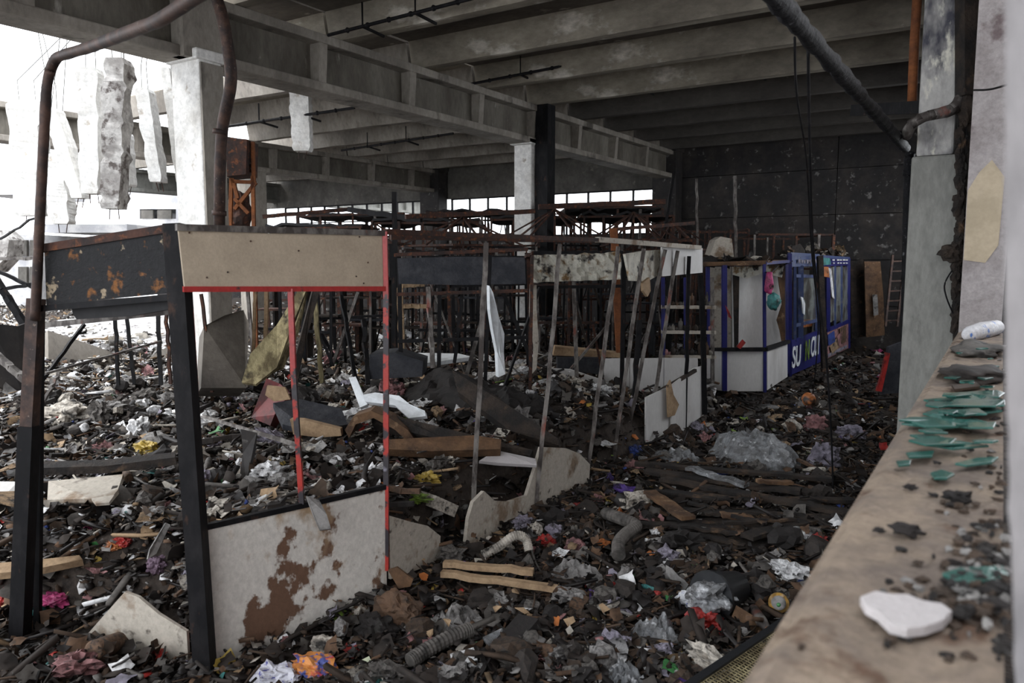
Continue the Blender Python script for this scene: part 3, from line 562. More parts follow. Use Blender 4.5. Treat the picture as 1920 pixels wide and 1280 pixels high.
# charcoal fascia stall behind
def frame_stall(label, D, x0, x1, ytop, ybot, dd=2.0, bw=.05, mt='steel_blk', n=3, name='burnt_stall_frame', rails=(0,), fasc=None):
    k0, k1 = ray(x0, 487)[0], ray(x1, 487)[0]; zt = CAM_H+ray(x0, ytop)[1]*D
    zb = float(T(k0*D, D))-.02
    t = thing(name, label, 'stall frame', toW((k0+k1)/2*D, D, zb))
    for r in range(2):
        for i in range(n):
            u = D*(k0+(k1-k0)*i/(n-1))+rnd.uniform(-.05, .05); v = D+r*dd+rnd.uniform(-.06, .06)
            b = MB(); b.bar(toW(u, v, float(T(u, v))-.05), toW(u+rnd.uniform(-.08, .08), v, zt), bw*rnd.uniform(.7, 1.1)); b.build('post', M[rnd.choice([mt, mt, 'rust', 'steel_grey'])], t)
        for q in (0, .28, .62):
            if q and rnd.random() < .35: continue
            z = zt-q*(zt-zb)+rnd.uniform(-.05, .05); b = MB(); b.bar(toW(k0*D, D+r*dd, z), toW(k1*D, D+r*dd, z+rnd.uniform(-.08, .08)), bw*.8); b.build('rail', M[rnd.choice([mt, 'rust'])], t)
    for q in range(4):
        u = D*rnd.uniform(k0, k1); v = D+rnd.random()*dd; b = MB(); b.bar(toW(u, v, float(T(u, v))), toW(u+rnd.uniform(-.7, .7), v+rnd.uniform(-.3, .3), rnd.uniform(1.2, zt)), rnd.uniform(.02, .05)); b.build('loose_bar', M[rnd.choice(['rust', 'steel_blk', 'wood_char', 'steel_grey'])], t)
    for kk in (k0, k1):
        b = MB(); b.bar(toW(kk*D, D, zt), toW(kk*D, D+dd, zt+rnd.uniform(-.06, .06)), bw*.8); b.build('rail', M['rust'], t)
    return t
t = frame_stall('burnt stall frame carrying the charcoal fascia board behind the beige fascia stall', 8.9, 742, 990, 478, 700, n=4)
b = MB(); b.prism([W(745, 484, 8.86), W(860, 481, 8.86), W(984, 482, 8.86), W(986, 532, 8.86), W(860, 534, 8.86), W(748, 532, 8.86)], Vector((-sn, cs, 0))*.03); o = b.build('fascia_board', M['charbd2'], t); o['label'] = 'flat charcoal grey fascia board'
t = frame_stall('burnt stall frame with a blistered white and brown fascia behind the leaning posts', 9.9, 1000, 1168, 474, 680, n=3)
b = MB(); n = 22
for i in range(n+1):
    for j in range(7):
        x = 1000+162*i/n; y = 479+50*j/6+(3*noise.noise(Vector((i*.5, 0, 1))) if j == 0 else 0)-i*.25
        p = W(x, y, 9.86)+Vector((-sn, cs, 0))*(.10*noise.noise(Vector((i*.55, j*.5, 3))) - .03)
        b.v.append(tuple(p))
b.f = [(i*7+j, i*7+j+1, (i+1)*7+j+1, (i+1)*7+j) for i in range(n) for j in range(6)]; b.m = [0]*len(b.f)
o = b.build('fascia_board', M['white_br'], t); o['label'] = 'blistered white fascia with brown burns'; md = o.modifiers.new('s', 'SOLIDIFY'); md.thickness = .02
# mass of frames further back
spec = [(11.5, 470, 620, 470, 'blackened stall frame behind the leaning scorched board'), (12.5, 600, 740, 455, 'blackened stall frame behind the red middle post'), (12.0, 760, 900, 468, 'blackened stall frame between the red rail stall and the tall white curled sheet'),
        (13.0, 880, 1010, 462, 'blackened stall frame behind the tall white curled sheet'), (13.5, 1010, 1150, 455, 'blackened stall frame behind the blistered fascia'), (14.0, 1150, 1300, 448, 'blackened stall frame behind the clean white fascia end'),
        (15.5, 500, 680, 425, 'far stall frame below the window band, behind the beige fascia'), (16.0, 700, 900, 415, 'far stall frame below the window band, left of the middle column'), (16.5, 920, 1080, 410, 'far stall frame at the foot of the middle column'),
        (16.0, 1090, 1260, 405, 'far stall frame below the window band, right of the middle column'), (17.5, 1270, 1400, 430, 'dark frame against the sooty end wall above the white booth'), (18.0, 560, 760, 405, 'hindmost stall frame at the left end of the window band'),
        (18.5, 800, 1000, 398, 'hindmost stall frame in the middle of the window band'), (18.0, 1060, 1240, 392, 'hindmost stall frame at the right end of the window band'), (17.0, 1420, 1560, 440, 'dark frame against the sooty end wall above the sign booth')]
for i, (D, x0, x1, yt, lab) in enumerate(spec):
    t = frame_stall(lab, D, x0, x1, yt, 650, n=4 if i < 6 else 5, bw=.055 if i > 5 else .05, mt='rust' if i > 5 else 'steel_blk')
    if i in (0, 1, 2, 3, 4, 5):   # boxes, shelves and blackened boards inside
        for k in range(5):
            kk = ray(x0+(x1-x0)*(k+.5)/5, 487)[0]; z = .9+rnd.random()*.9; b = MB(); p = toW(kk*(D+1), D+1, z); q = p+Vector((cs, sn, 0))*rnd.uniform(.4, .9)
            b.bar(p, q, .35, .03); b.build('shelf', M[rnd.choice(['charbd2', 'wood_char', 'rust'])], t)
            if rnd.random() < .6:
                b = MB(); b.bar(toW(kk*(D+1.4), D+1.4, .4), toW(kk*(D+1.4)+.02, D+1.4, 2.0), rnd.uniform(.3, .7), .03); b.build('back_board', M[rnd.choice(['charbd', 'charbd2', 'wood_char', 'charbd'])], t)
    else:
        kk0, kk1 = ray(x0, 487)[0], ray(x1, 487)[0]; zt = CAM_H+ray(x0, yt)[1]*D
        if i not in (10, 14):
            b = MB(); n = 12
            for a in range(n+1):
                for c in range(4):
                    u = (kk0+(kk1-kk0)*a/n)*(D+.2*0); p = toW(u, D+c*.6, zt+.06+.10*noise.noise(Vector((a*.6+i*9, c*.8, 0)))-.05*c/3); b.v.append(tuple(p))
            b.f = [(a*4+c, (a+1)*4+c, (a+1)*4+c+1, a*4+c+1) for a in range(n) for c in range(3)]; b.m = [0]*len(b.f)
            o = b.build('sagging_roof_sheet', M['charbd'], t); md = o.modifiers.new('s', 'SOLIDIFY'); md.thickness = .05
# rusty umbrella-like roof trusses
def truss(apx, D, lab, h=.55, r=.9, n=7):
    A_ = W(*apx, D); t = thing('roof_truss', lab, 'truss', A_-Vector((0, 0, h)), 'rusty radiating roof trusses')
    b = MB(); b.bar(A_-Vector((0, 0, h+.25)), A_, .035); b.build('king_post', M['rust'], t)
    for k in range(n):
        a = 2*math.pi*(k+.3)/n; b = MB(); b.bar(A_, A_+Vector((math.cos(a)*r, math.sin(a)*r, -h)), .03); b.build('strut', M['rust'], t)
    b = MB(); R_ = [A_+Vector((math.cos(2*math.pi*k/4+.5)*r, math.sin(2*math.pi*k/4+.5)*r, -h)) for k in range(4)]
    for k in range(4): b.bar(R_[k], R_[(k+1) % 4], .035)
    b.build('base_frame', M['rust'], t)
truss((868, 407), 13.5, 'radiating rusty truss left of the middle column', r=1.1, h=.5)
truss((1040, 392), 14.5, 'radiating rusty truss at the middle column', r=1.0)
truss((1188, 398), 14.5, 'radiating rusty truss right of the middle column')
truss((1258, 415), 15, 'radiating rusty truss before the sooty pilaster')
truss((702, 418), 17, 'small radiating rusty truss above the beige fascia', r=.5, h=.3)
for i, (p, q, w, m, lab) in enumerate((
    ((492, 406, 14), (660, 392, 14.5), .07, 'rust', 'long pale rusty roof rail above the beige fascia'),
    ((655, 393, 14), (790, 412, 13.5), .09, 'steel_blk', 'sagging black roof rail above the right end of the beige fascia'),
    ((760, 406, 13), (1000, 396, 14), .08, 'rust', 'long rusty roof rail left of the middle column'),
    ((735, 444, 10), (1190, 452, 12), .07, 'rust', 'long rusty rail crossing above the charcoal fascia'),
    ((1010, 388, 15), (1245, 378, 15.5), .10, 'rust', 'rusty roof rail right of the middle column'),
    ((1150, 430, 13), (1300, 418, 14), .06, 'rust', 'rusty roof rail before the dark pilaster'),
    ((740, 362, 11.5), (738, 700, 11.5), .07, 'steel_blk', 'tall black post rising behind the beige fascia end'),
    ((1150, 430, 11), (1162, 660, 11), .10, 'rust_or', 'stout orange rusted post behind the leaning posts'),
    ((1378, 330, 14), (1380, 500, 14), .05, 'steel_grey', 'thin grey post above the white booth'),
    ((1306, 336, 15), (1308, 480, 15), .04, 'steel_grey', 'thin dark grey post at the end wall'),
    ((1262, 330, 15.5), (1240, 480, 15.5), .05, 'steel_blk', 'bent black post before the dark pilaster'),
    ((480, 545, 9.5), (470, 745, 9.4), .035, 'wood_tan', 'thin tan wooden stick standing under the beige fascia'),
    ((500, 545, 9.6), (496, 745, 9.6), .045, 'wood_tan', 'tan wooden lath standing beside the thin stick'),
    ((590, 560, 9.4), (606, 745, 9.4), .05, 'wood_ylw', 'scorched yellow lath behind the red middle post'),
    ((750, 540, 9.3), (753, 655, 9.3), .07, 'wood_tan', 'pale wooden door post under the charcoal fascia'),
    ((755, 574, 9.3), (800, 574, 9.3), .05, 'wood_tan', 'short wooden cross rail joined to the pale door post'),
    ((746, 536, 9.25), (795, 533, 9.25), .05, 'wood_tan', 'short pale wooden lintel below the charcoal fascia'),
    ((803, 540, 8.6), (812, 690, 8.4), .05, 'steel_grey', 'dark grey post under the charcoal fascia'),
    ((868, 540, 9), (852, 680, 9), .04, 'steel_blk', 'thin black post right of the dark grey one'),
    ((640, 555, 9), (672, 740, 8.6), .04, 'steel_blk', 'thin black bar leaning left in the heap'),
    ((682, 600, 9), (690, 720, 8.7), .05, 'steel_blk', 'black bar standing by the red and grey post'),
    ((378, 552, 8), (398, 735, 8), .03, 'rust', 'short rusty bar hanging under the beige fascia left end'),
    ((216, 600, 8), (222, 722, 8), .03, 'steel_blk', 'thin black upright under the black fascia, left of two'),
    ((238, 598, 8.2), (252, 720, 8.2), .03, 'steel_blk', 'thin black upright under the black fascia, right of two'),
    ((296, 590, 8.4), (302, 722, 8.3), .035, 'steel_blk', 'thin black upright left of the heavy corner post'),
    ((312, 588, 8.0), (320, 720, 8.0), .03, 'rust', 'thin rusty upright touching the heavy corner post'),
    ((158, 608, 7.6), (80, 712, 7.2), .03, 'steel_blk', 'thin black bar leaning across the bright ruins'),
    ((-10, 662, 6.6), (58, 722, 6.4), .05, 'steel_grey', 'bent pale pipe at the left edge of the heap'),
    ((-10, 520, 9), (50, 615, 9), .07, 'steel_blk', 'black diagonal strut left of the black fascia'),
    ((-10, 545, 9.5), (75, 530, 9.5), .04, 'steel_blk', 'thin level strut left of the black fascia'),
    ((-10, 505, 9.8), (75, 545, 9.8), .04, 'steel_blk', 'thin falling strut left of the black fascia'),
    ((-10, 485, 10), (70, 484, 10), .04, 'steel_grey', 'thin grey level bar left of the black fascia'),
    ((0, 448, 9), (75, 402, 8.5), .02, 'steel_blk', 'slack black wire rising to the curved pipe'),
    ((86, 700, 6.6), (300, 640, 7.6), .02, 'steel_grey', 'long thin bent rod across the ruins'),
    ((82, 752, 6.4), (110, 700, 6.8), .025, 'steel_grey', 'short pale rod by the curved pipe'))):
    P, Q = W(*p), W(*q); low, hi = (P, Q) if P.z < Q.z else (Q, P)
    b = MB()
    n = 8; pts = [low.lerp(hi, k/n)+Vector((.02*noise.noise(Vector((k*.9, i, 0))), .02*noise.noise(Vector((k*.9, i, 5))), .015*noise.noise(Vector((k*.9, i, 9))))) for k in range(n+1)]
    for k in range(n): b.bar(pts[k], pts[k+1]+(pts[k+1]-pts[k])*.05, w)
    tag(b.build('burnt_bar', M[m]), lab, 'bar')
# rusty burner frame + box by the first column
t = thing('heater_unit', 'dark louvred heater box on rusty crooked legs beside the downpipe', 'heater', W(452, 415, 11.5))
b = MB(); b.prism([W(432, 262, 11.5), W(474, 266, 11.5), W(472, 330, 11.5), W(434, 334, 11.5)], Vector((-sn, cs, 0))*.5); b.build('housing', M['rust'], t)
for k in range(6):
    b = MB(); b.bar(W(434, 270+k*10, 11.45), W(473, 273+k*9.5, 11.45), .03, .05); b.build('louvre', M['steel_blk'], t)
for p, q in (((434, 334), (426, 700)), ((474, 330), (482, 700)), ((434, 340), (480, 342)), ((480, 342), (440, 392)), ((436, 335), (446, 372)), ((440, 372), (466, 400)), ((474, 266), (476, 340))):
    b = MB(); b.bar(W(*p, 11.4), W(*q, 11.4), .05); b.build('strut', M['rust_or'], t)
b = MB(); b.lump(W(450, 398, 11.6), (.18, .15, .30), 4, .4); b.build('rusty_casing', M['rust'], t)
# leaning scorched board, curled sheets, etc.
slabpoly('leaning_board', 'tall scorched yellowish board leaning behind the beige fascia', 'board', [(560, 545), (575, 545), (545, 620), (520, 690), (480, 722), (454, 718), (470, 665), (520, 610)], [8.6, 8.6, 8.3, 8.1, 7.9, 7.9, 8.1, 8.4], .04, 'wood_ylw')
slabpoly('leaning_board', 'narrow greyish board leaning right beside the tall scorched one', 'board', [(562, 560), (576, 548), (560, 620), (530, 690), (505, 700)], [8.8, 8.8, 8.5, 8.2, 8.2], .03, 'wood_ylw')
slabpoly('leaning_board', 'dark charred post leaning just right of the red middle post', 'beam', [(585, 545), (598, 548), (572, 640), (556, 720), (545, 700)], [8.2, 8.2, 8, 7.8, 7.8], .06, 'wood_char')
slabpoly('curled_sheet', 'tall white curled metal sheet hanging behind the leaning posts', 'metal sheet', [(915, 535), (922, 548), (932, 590), (943, 625), (942, 660), (945, 700), (932, 706), (930, 660), (922, 620), (916, 580)], [7.9, 7.9, 8.0, 8.1, 8.2, 8.1, 8.1, 8.1, 8.0, 7.9], .05, 'white')
slabpoly('curled_sheet', 'narrow pale warped post strip between the two fascias', 'metal sheet', [(993, 532), (1006, 534), (1006, 580), (1010, 640), (1006, 690), (998, 700), (1000, 650), (992, 590)], 9.4, .06, 'panel2')
slabpoly('bent_profile', 'white bent sheet metal profile lying on the heap, long level piece', 'metal profile', [(683, 742), (705, 738), (750, 744), (770, 760), (798, 772), (800, 782), (768, 786), (742, 762), (686, 755)], [7.2, 7.2, 7.1, 7.0, 6.9, 6.9, 6.9, 7.0, 7.2], .05, 'white')
slabpoly('bent_profile', 'white upright piece of the bent metal profile', 'metal profile', [(655, 710), (668, 708), (682, 738), (690, 760), (676, 766)], [7.4, 7.4, 7.3, 7.2, 7.2], .05, 'white')
slabpoly('foam_block', 'white rectangular foam block lying on the heap behind the row stall', 'foam block', [(1057, 764), (1103, 766), (1103, 780), (1060, 780)], 8.9, .22, 'foam')
slabpoly('dark_box', 'low black box lying in the heap behind the tall red post', 'box', [(700, 660), (745, 656), (798, 672), (796, 700), (700, 705)], 9.0, .5, 'charbd2')
slabpoly('white_tabletop', 'white table top glowing in the heap behind the black box', 'table top', [(748, 664), (860, 666), (885, 672), (800, 684), (770, 680)], [9.9, 9.9, 9.8, 9.3, 9.3], .05, 'white')
slabpoly('charred_beam', 'long charred beam slanting down through the row stall opening', 'beam', [(850, 700), (880, 712), (960, 770), (1050, 830), (1050, 842), (960, 815), (860, 740)], [7.8, 7.8, 7.3, 6.9, 6.9, 7.1, 7.6], .12, 'wood_char')
slabpoly('charred_beam', 'second charred beam lying lower beside the slanting one', 'beam', [(700, 770), (760, 790), (860, 815), (1000, 850), (995, 862), (850, 835), (700, 800)], [7, 6.9, 6.7, 6.5, 6.5, 6.6, 6.9], .12, 'wood_char')
slabpoly('charred_beam', 'light brown beam lying level behind the bare posts', 'beam', [(724, 830), (890, 822), (940, 830), (938, 848), (810, 852), (724, 848)], [6.4, 6.4, 6.4, 6.3, 6.3, 6.3], .10, 'wood_brn')
slabpoly('white_tray', 'bent white plastic tray between the first two bare posts', 'tray', [(898, 866), (930, 846), (1004, 862), (1006, 874), (930, 870)], [6.3, 6.4, 6.4, 6.3, 6.3], .03, 'foam')
slabpoly('upturned_chair', 'dark red upholstered chair back lying in the heap', 'chair', [(476, 785), (505, 712), (530, 722), (548, 740), (520, 780), (512, 800)], [7.2, 7.3, 7.3, 7.2, 7.1, 7.1], .10, mat('maroon', (.13, .018, .018), (.05, .012, .012), s=6, rough=.5))
slabpoly('cardboard_flap', 'tan cardboard flap folded over the dark red chair back', 'cardboard', [(502, 722), (535, 726), (545, 748), (515, 752), (498, 740)], 7.0, .03, 'wood_tan')
slabpoly('charred_board', 'big black rounded board lying before the dark red chair', 'board', [(512, 760), (560, 752), (640, 770), (652, 800), (580, 812), (530, 800)], [7.0, 7.1, 7.1, 6.9, 6.7, 6.8], .06, 'charbd2')
slabpoly('split_log', 'split pale wood plank crossing behind the red middle post', 'plank', [(546, 784), (570, 785), (640, 802), (642, 815), (600, 818), (552, 812)], 6.7, .08, 'wood_tan')
slabpoly('arched_board', 'arched brown board standing over a dark hollow in the heap', 'board', [(652, 800), (668, 775), (700, 765), (735, 778), (768, 800), (790, 830), (778, 832), (745, 800), (705, 778), (672, 790), (660, 815)], 6.8, .25, 'wood_brn')
slabpoly('long_lath', 'long grey lath lying across the heap behind the corner post', 'lath', [(378, 782), (384, 778), (560, 830), (556, 838)], [6.6, 6.6, 6.2, 6.2], .03, 'steel_grey')
slabpoly('dark_strip', 'dark hanging strip of burnt sheet behind the corner post', 'metal sheet', [(452, 805), (482, 812), (478, 850), (462, 905), (448, 905), (456, 850)], [5.9, 5.9, 5.8, 5.6, 5.6, 5.8], .02, 'wall_soot')
slabpoly('charred_beam', 'charred beam lying across the heap under the black fascia', 'beam', [(78, 872), (200, 868), (330, 854), (330, 864), (200, 880), (80, 884)], [5.5, 5.5, 5.5, 5.4, 5.4, 5.4], .06, 'wood_char')
slabpoly('wall_board', 'large cracked beige board lying flat under the black fascia', 'board', [(92, 905), (232, 892), (222, 922), (205, 942), (170, 938), (90, 940)], [5.3, 5.3, 5.1, 5.0, 5.0, 5.1], .03, 'panel2')
slabpoly('wall_board', 'broken pale board lying left of the rusty corner post', 'board', [(-20, 905), (35, 906), (40, 930), (0, 940), (-20, 938)], [5.3, 5.3, 5.2, 5.1, 5.1], .03, 'white_pn')
slabpoly('wall_board', 'small broken beige board before the cracked one', 'board', [(172, 936), (215, 930), (205, 944), (180, 946)], [4.95, 4.98, 4.9, 4.88], .02, 'panel2')
slabpoly('timber', 'pale squared timber lying at the lower left of the heap', 'timber', [(-20, 1062), (60, 1056), (150, 1046), (156, 1054), (60, 1074), (-20, 1082)], [4.6, 4.62, 4.7, 4.66, 4.55, 4.5], .05, 'wood_tan')
slabpoly('glass_strip', 'grey glass strip leaning in the heap left of the corner post', 'glass strip', [(310, 980), (318, 984), (292, 1038), (276, 1048), (280, 1030)], [4.6, 4.6, 4.45, 4.4, 4.42], .015, 'p_ash')
# ================================================================== BOOTHS
t = thing('corner_booth', 'white corner booth with slim blue posts and a scorched inner wall', 'booth', W(1433, 733, 12.4))
def fq(t, name, px, Ds, m, th=.03, label=None):
    P = [W(x, y, d) for (x, y), d in zip(px, Ds)]; nrm = (P[1]-P[0]).cross(P[2]-P[0]).normalized(); b = MB(); b.prism(P, nrm*th); o = b.build(name, M[m], t)
    if label: o['label'] = label
    return o
fq(t, 'lower_panel', [(1362, 657), (1430, 657), (1430, 733), (1362, 733)], [12.4]*4, 'white_pn')
fq(t, 'lower_panel', [(1326, 660), (1360, 657), (1360, 733), (1326, 728)], [12.6, 12.4, 12.4, 12.6], 'white_pn')
fq(t, 'lower_panel', [(1437, 657), (1475, 642), (1475, 706), (1437, 731)], [12.42, 13.75, 13.75, 12.42], 'white_pn')
fq(t, 'counter_edge', [(1330, 652), (1433, 651), (1434, 658), (1330, 658)], [12.35]*4, 'steel_blk', .08)
fq(t, 'counter_edge', [(1435, 651), (1478, 637), (1478, 643), (1435, 658)], [12.35, 13.7, 13.7, 12.35], 'steel_blk', .08)
bb = [((1358, 497, 12.4), (1358, 732, 12.4), .075), ((1433, 495, 12.38), (1434, 735, 12.38), .045), ((1327, 500, 12.7), (1327, 565, 12.7), .06), ((1328, 500, 14), (1328, 700, 14), .05), ((1475, 495, 13.8), (1476, 700, 13.8), .05)]
for p, q, w in bb: pbar(t, 'post', p, q, w, 'blue_pt', label='blue painted post')
fq(t, 'inner_wall', [(1372, 500), (1470, 498), (1468, 655), (1372, 656)], [14.2, 14.6, 14.6, 14.2], 'white_pn', .03, 'dirty white inner wall')
fq(t, 'inner_wall', [(1330, 500), (1371, 500), (1371, 656), (1330, 656)], [14.4, 14.2, 14.2, 14.4], 'panel2')
fq(t, 'scorched_strip', [(1456, 498), (1480, 497), (1480, 655), (1468, 655), (1462, 620), (1456, 600), (1466, 570), (1460, 530)], [14.4]*8, 'wood_brn', .03)
fq(t, 'scorched_strip', [(1374, 500), (1386, 500), (1384, 655), (1377, 655)], [14.1]*4, 'wood_char', .03)
fq(t, 'burnt_stain_board', [(1372, 500), (1470, 498), (1466, 520), (1430, 512), (1400, 522), (1374, 515)], [14.05]*6, 'white_br', .02)
pbar(t, 'rail', (1320, 495, 12.45), (1435, 493, 12.4), .06, 'wood_brn'); pbar(t, 'rail', (1435, 493, 12.4), (1478, 490, 13.8), .05, 'blue_pt')
fq(t, 'roof_board', [(1318, 494), (1440, 490), (1480, 489), (1340, 486)], [12.4, 12.4, 14, 14.5], 'wood_brn', .04)
# sign booth: side wall parallel to the aisle
Pa, Pb = (.3603*13.8, 13.8), (.4385*18.0, 18.0)
t = thing('sign_booth', 'blue framed glazed booth with lettered blue sign panel along the aisle', 'booth', toW(*Pa, .1))
def sv(name, px, m, th=.03, label=None, off=0.0):
    A2 = (Pa[0]+off, Pa[1]-off); B2 = (Pb[0]+off, Pb[1]-off)
    return vprism(t, name, px, A2, B2, th, m, label)
SIGN = sv('sign_panel', [(1478, 640), (1542, 616), (1542, 676), (1478, 704)], 'blue_pt', .04, 'deep blue sign panel with white and green letters')
sv('kiosk_panel', [(1550, 622), (1590, 604), (1590, 652), (1550, 672)], 'p_rose', .03, 'panel with a faded colourful picture')
for i, (px, m) in enumerate((([(1552, 628), (1564, 620), (1566, 640), (1553, 648)], 'p_blue'), ([(1556, 650), (1570, 632), (1574, 650), (1560, 664)], 'p_tan'), ([(1574, 616), (1586, 610), (1586, 640), (1576, 645)], 'p_brown'), ([(1552, 664), (1588, 646), (1588, 651), (1552, 670)], 'p_lilac'), ([(1568, 632), (1580, 618), (1576, 650), (1570, 648)], 'p_rose'))):
    sv('picture_patch', px, m, .01, None, .03)
sv('blue_band', [(1550, 616), (1591, 598), (1591, 605), (1550, 623)], 'blue_pt', .04)
sv('top_band', [(1480, 476), (1534, 480), (1534, 499), (1480, 500)], 'blue_lt', .04)
sv('top_band', [(1541, 481), (1591, 484), (1591, 497), (1541, 499)], 'blue_pt', .04)
sv('emblem_plate', [(1543, 483), (1557, 484), (1557, 496), (1543, 497)], 'p_teal', .01, 'pale green square emblem', .04)
for x in (1561, 1569, 1574, 1580, 1585):
    sv('lettering_bar', [(x, 486), (x+4, 486), (x+4, 488.5), (x, 488.5)], 'p_white', .008, None, .04); sv('lettering_bar', [(x+1, 492), (x+4, 492), (x+4, 494), (x+1, 494)], 'p_white', .008, None, .04)
for k in range(7): sv('lettering_bar', [(1497+k*5, 486+(k % 3)), (1501+k*5, 486+(k % 2)), (1500+k*5, 493), (1498+k*5, 494)], 'p_lilac', .008, None, .04)
for x, y0, y1, w in ((1480, 475, 705, .07), (1490, 500, 640, .05), (1500, 498, 634, .10), (1531, 484, 620, .09), (1540, 484, 676, .08), (1552, 498, 620, .08), (1565, 498, 612, .05), (1577, 498, 606, .05), (1590, 484, 652, .08)):
    A3, B3 = Pa, Pb; pbar(t, 'post', (x, y0), (x, y1), w, 'blue_pt' if x in (1480, 1552, 1590, 1540) else 'blue_lt', A3, B3)
for p, q in (((1480, 476), (1534, 479)), ((1541, 481), (1591, 484)), ((1490, 517), (1532, 518)), ((1490, 610), (1532, 600))): pbar(t, 'rail', p, q, .06, 'blue_lt', Pa, Pb)
sv('glass_pane', [(1502, 519), (1530, 519), (1530, 600), (1502, 608)], 'glass_cl', .01)
for x in (1554, 1566, 1579): sv('glass_pane', [(x, 500), (x+10, 500), (x+10, 600), (x, 606)], 'glass_cl', .01)
sv('orange_shelf', [(1500, 600), (1529, 597), (1529, 610), (1500, 614)], 'p_orange', .06, 'orange shelf edge', -.3)
sv('orange_notice', [(1543, 500), (1553, 500), (1554, 520), (1544, 518)], 'p_orange', .015, 'orange square notice', .03)
sv('white_pennant', [(1553, 502), (1558, 503), (1564, 560), (1560, 556)], 'p_white', .015, 'white pointed pennant', .03)
sv('handle', [(1501, 556), (1505, 558), (1509, 570), (1508, 590), (1505, 588), (1504, 572)], 'white', .02, 'curved white handle', .04)
sv('inner_lining', [(1482, 500), (1590, 500), (1590, 605), (1482, 640)], 'wall_grey', .03, None, -.9)
b = MB(); d_ = (toW(*Pb)-toW(*Pa)).normalized(); nn = Vector((d_.y, -d_.x, 0))
def letters(txt, px, py, size, sx, m, parent):
    cu = bpy.data.curves.new('sign_lettering', 'FONT'); cu.body = txt; cu.size = size; cu.extrude = .006; cu.offset = .008
    tmp = bpy.data.objects.new('tmp', cu); COL.objects.link(tmp); bpy.context.view_layer.update(); me = bpy.data.meshes.new_from_object(tmp.evaluated_get(bpy.context.evaluated_depsgraph_get())); bpy.data.objects.remove(tmp)
    o = bpy.data.objects.new('sign_lettering', me); COL.objects.link(o); me.materials.clear(); me.materials.append(M[m]); p = VP(px, py, (Pa[0]+.04, Pa[1]-.04), (Pb[0]+.04, Pb[1]-.04))
    mt = Matrix((( d_.x*sx, 0, nn.x, 0), (d_.y*sx, 0, nn.y, 0), (0, 1, 0, 0), (0, 0, 0, 1)))
    o.matrix_world = Matrix.Translation(p) @ mt; o.parent = parent; o.matrix_parent_inverse = Matrix.Translation(-Vector(parent_loc(parent))); return o
lx = M['white']
letters('SU', 1484.5, 690, .56, .95, 'white', SIGN); letters('N', 1509, 676, .56, .78, 'p_lime', SIGN); letters('CUI', 1519.5, 669, .56, .72, 'white', SIGN)
pbar(t, 'prop', (1537, 480, 14.9), (1546, 690, 14.6), .10, 'wood_char')
# items around the booths
b = MB(); b.lump(W(1442, 530, 12.3), (.07, .05, .17), 2, .4, 2); tag(b.build('pink_garment', M['p_pink'], smooth=True), 'bright pink cloth bundle hanging on the blue booth post', 'cloth')
b = MB(); b.lump(W(1450, 566, 12.3), (.10, .07, .13), 5, .35, 2); b.tube([W(1442, 545, 12.3), W(1447, 552, 12.3)], .01, 5); tag(b.build('teal_bag', M['p_teal'], smooth=True), 'teal crumpled bag hanging below the pink cloth bundle', 'bag')
b = MB(); b.tube([W(1436, 510, 12.35), W(1442, 515, 12.3), W(1458, 500, 12.9)], .012, 5); tag(b.build('hook_rod', M['steel_blk']), 'black rod above the pink cloth bundle', 'rod')
slabpoly('red_scrap', 'red torn scrap lying on the booth counter', 'scrap', [(1380, 650), (1392, 636), (1398, 642), (1388, 654)], 12.3, .03, 'p_red')
slabpoly('red_tape', 'red and white strip hanging from the thick blue post', 'strip', [(1360, 572), (1368, 586), (1372, 598), (1366, 594)], 12.3, .02, 'p_red')
slabpoly('box_carton', 'pale torn carton standing on top of the white booth', 'carton', [(1325, 482), (1336, 450), (1346, 444), (1366, 448), (1370, 482)], 13.5, .4, 'panel2')
slabpoly('leaning_sheet', 'brown scorched board leaning at the end of the sign booth', 'board', [(1594, 490), (1618, 486), (1622, 560), (1624, 630), (1596, 634)], 18.5, .04, 'wood_char')
slabpoly('leaning_sheet', 'lighter brown board leaning right of the scorched one', 'board', [(1620, 490), (1650, 490), (1656, 560), (1658, 628), (1624, 632)], 18.2, .04, 'wood_brn')
slabpoly('paper_sign', 'small pale paper stuck on the lighter brown board', 'paper', [(1636, 552), (1645, 552), (1647, 590), (1638, 592)], 18.1, .01, 'p_ash')
t = thing('ladder', 'dull metal ladder leaning beside the brown boards', 'ladder', W(1662, 600, 17.8))
pbar(t, 'stile', (1674, 478, 18.0), (1660, 612, 17.6), .045, 'rust_brown'); pbar(t, 'stile', (1697, 478, 18.0), (1682, 612, 17.6), .045, 'rust_brown')
for k in range(7):
    y = 490+k*18.5; s = (y-478)/134; pbar(t, 'rung', (1674-14*s, y, 18-.4*s), (1697-15*s, y-1, 18-.4*s), .035, 'rust_brown')
slabpoly('red_plank', 'red plank leaning on a dark panel near the black drain pipe', 'plank', [(1660, 660), (1668, 662), (1660, 700), (1652, 734), (1642, 732), (1652, 700)], 10.5, .04, 'p_red')
slabpoly('leaning_sheet', 'dark blue grey panel behind the red plank', 'panel', [(1664, 650), (1692, 640), (1696, 735), (1650, 738)], 10.8, .06, 'charbd2')
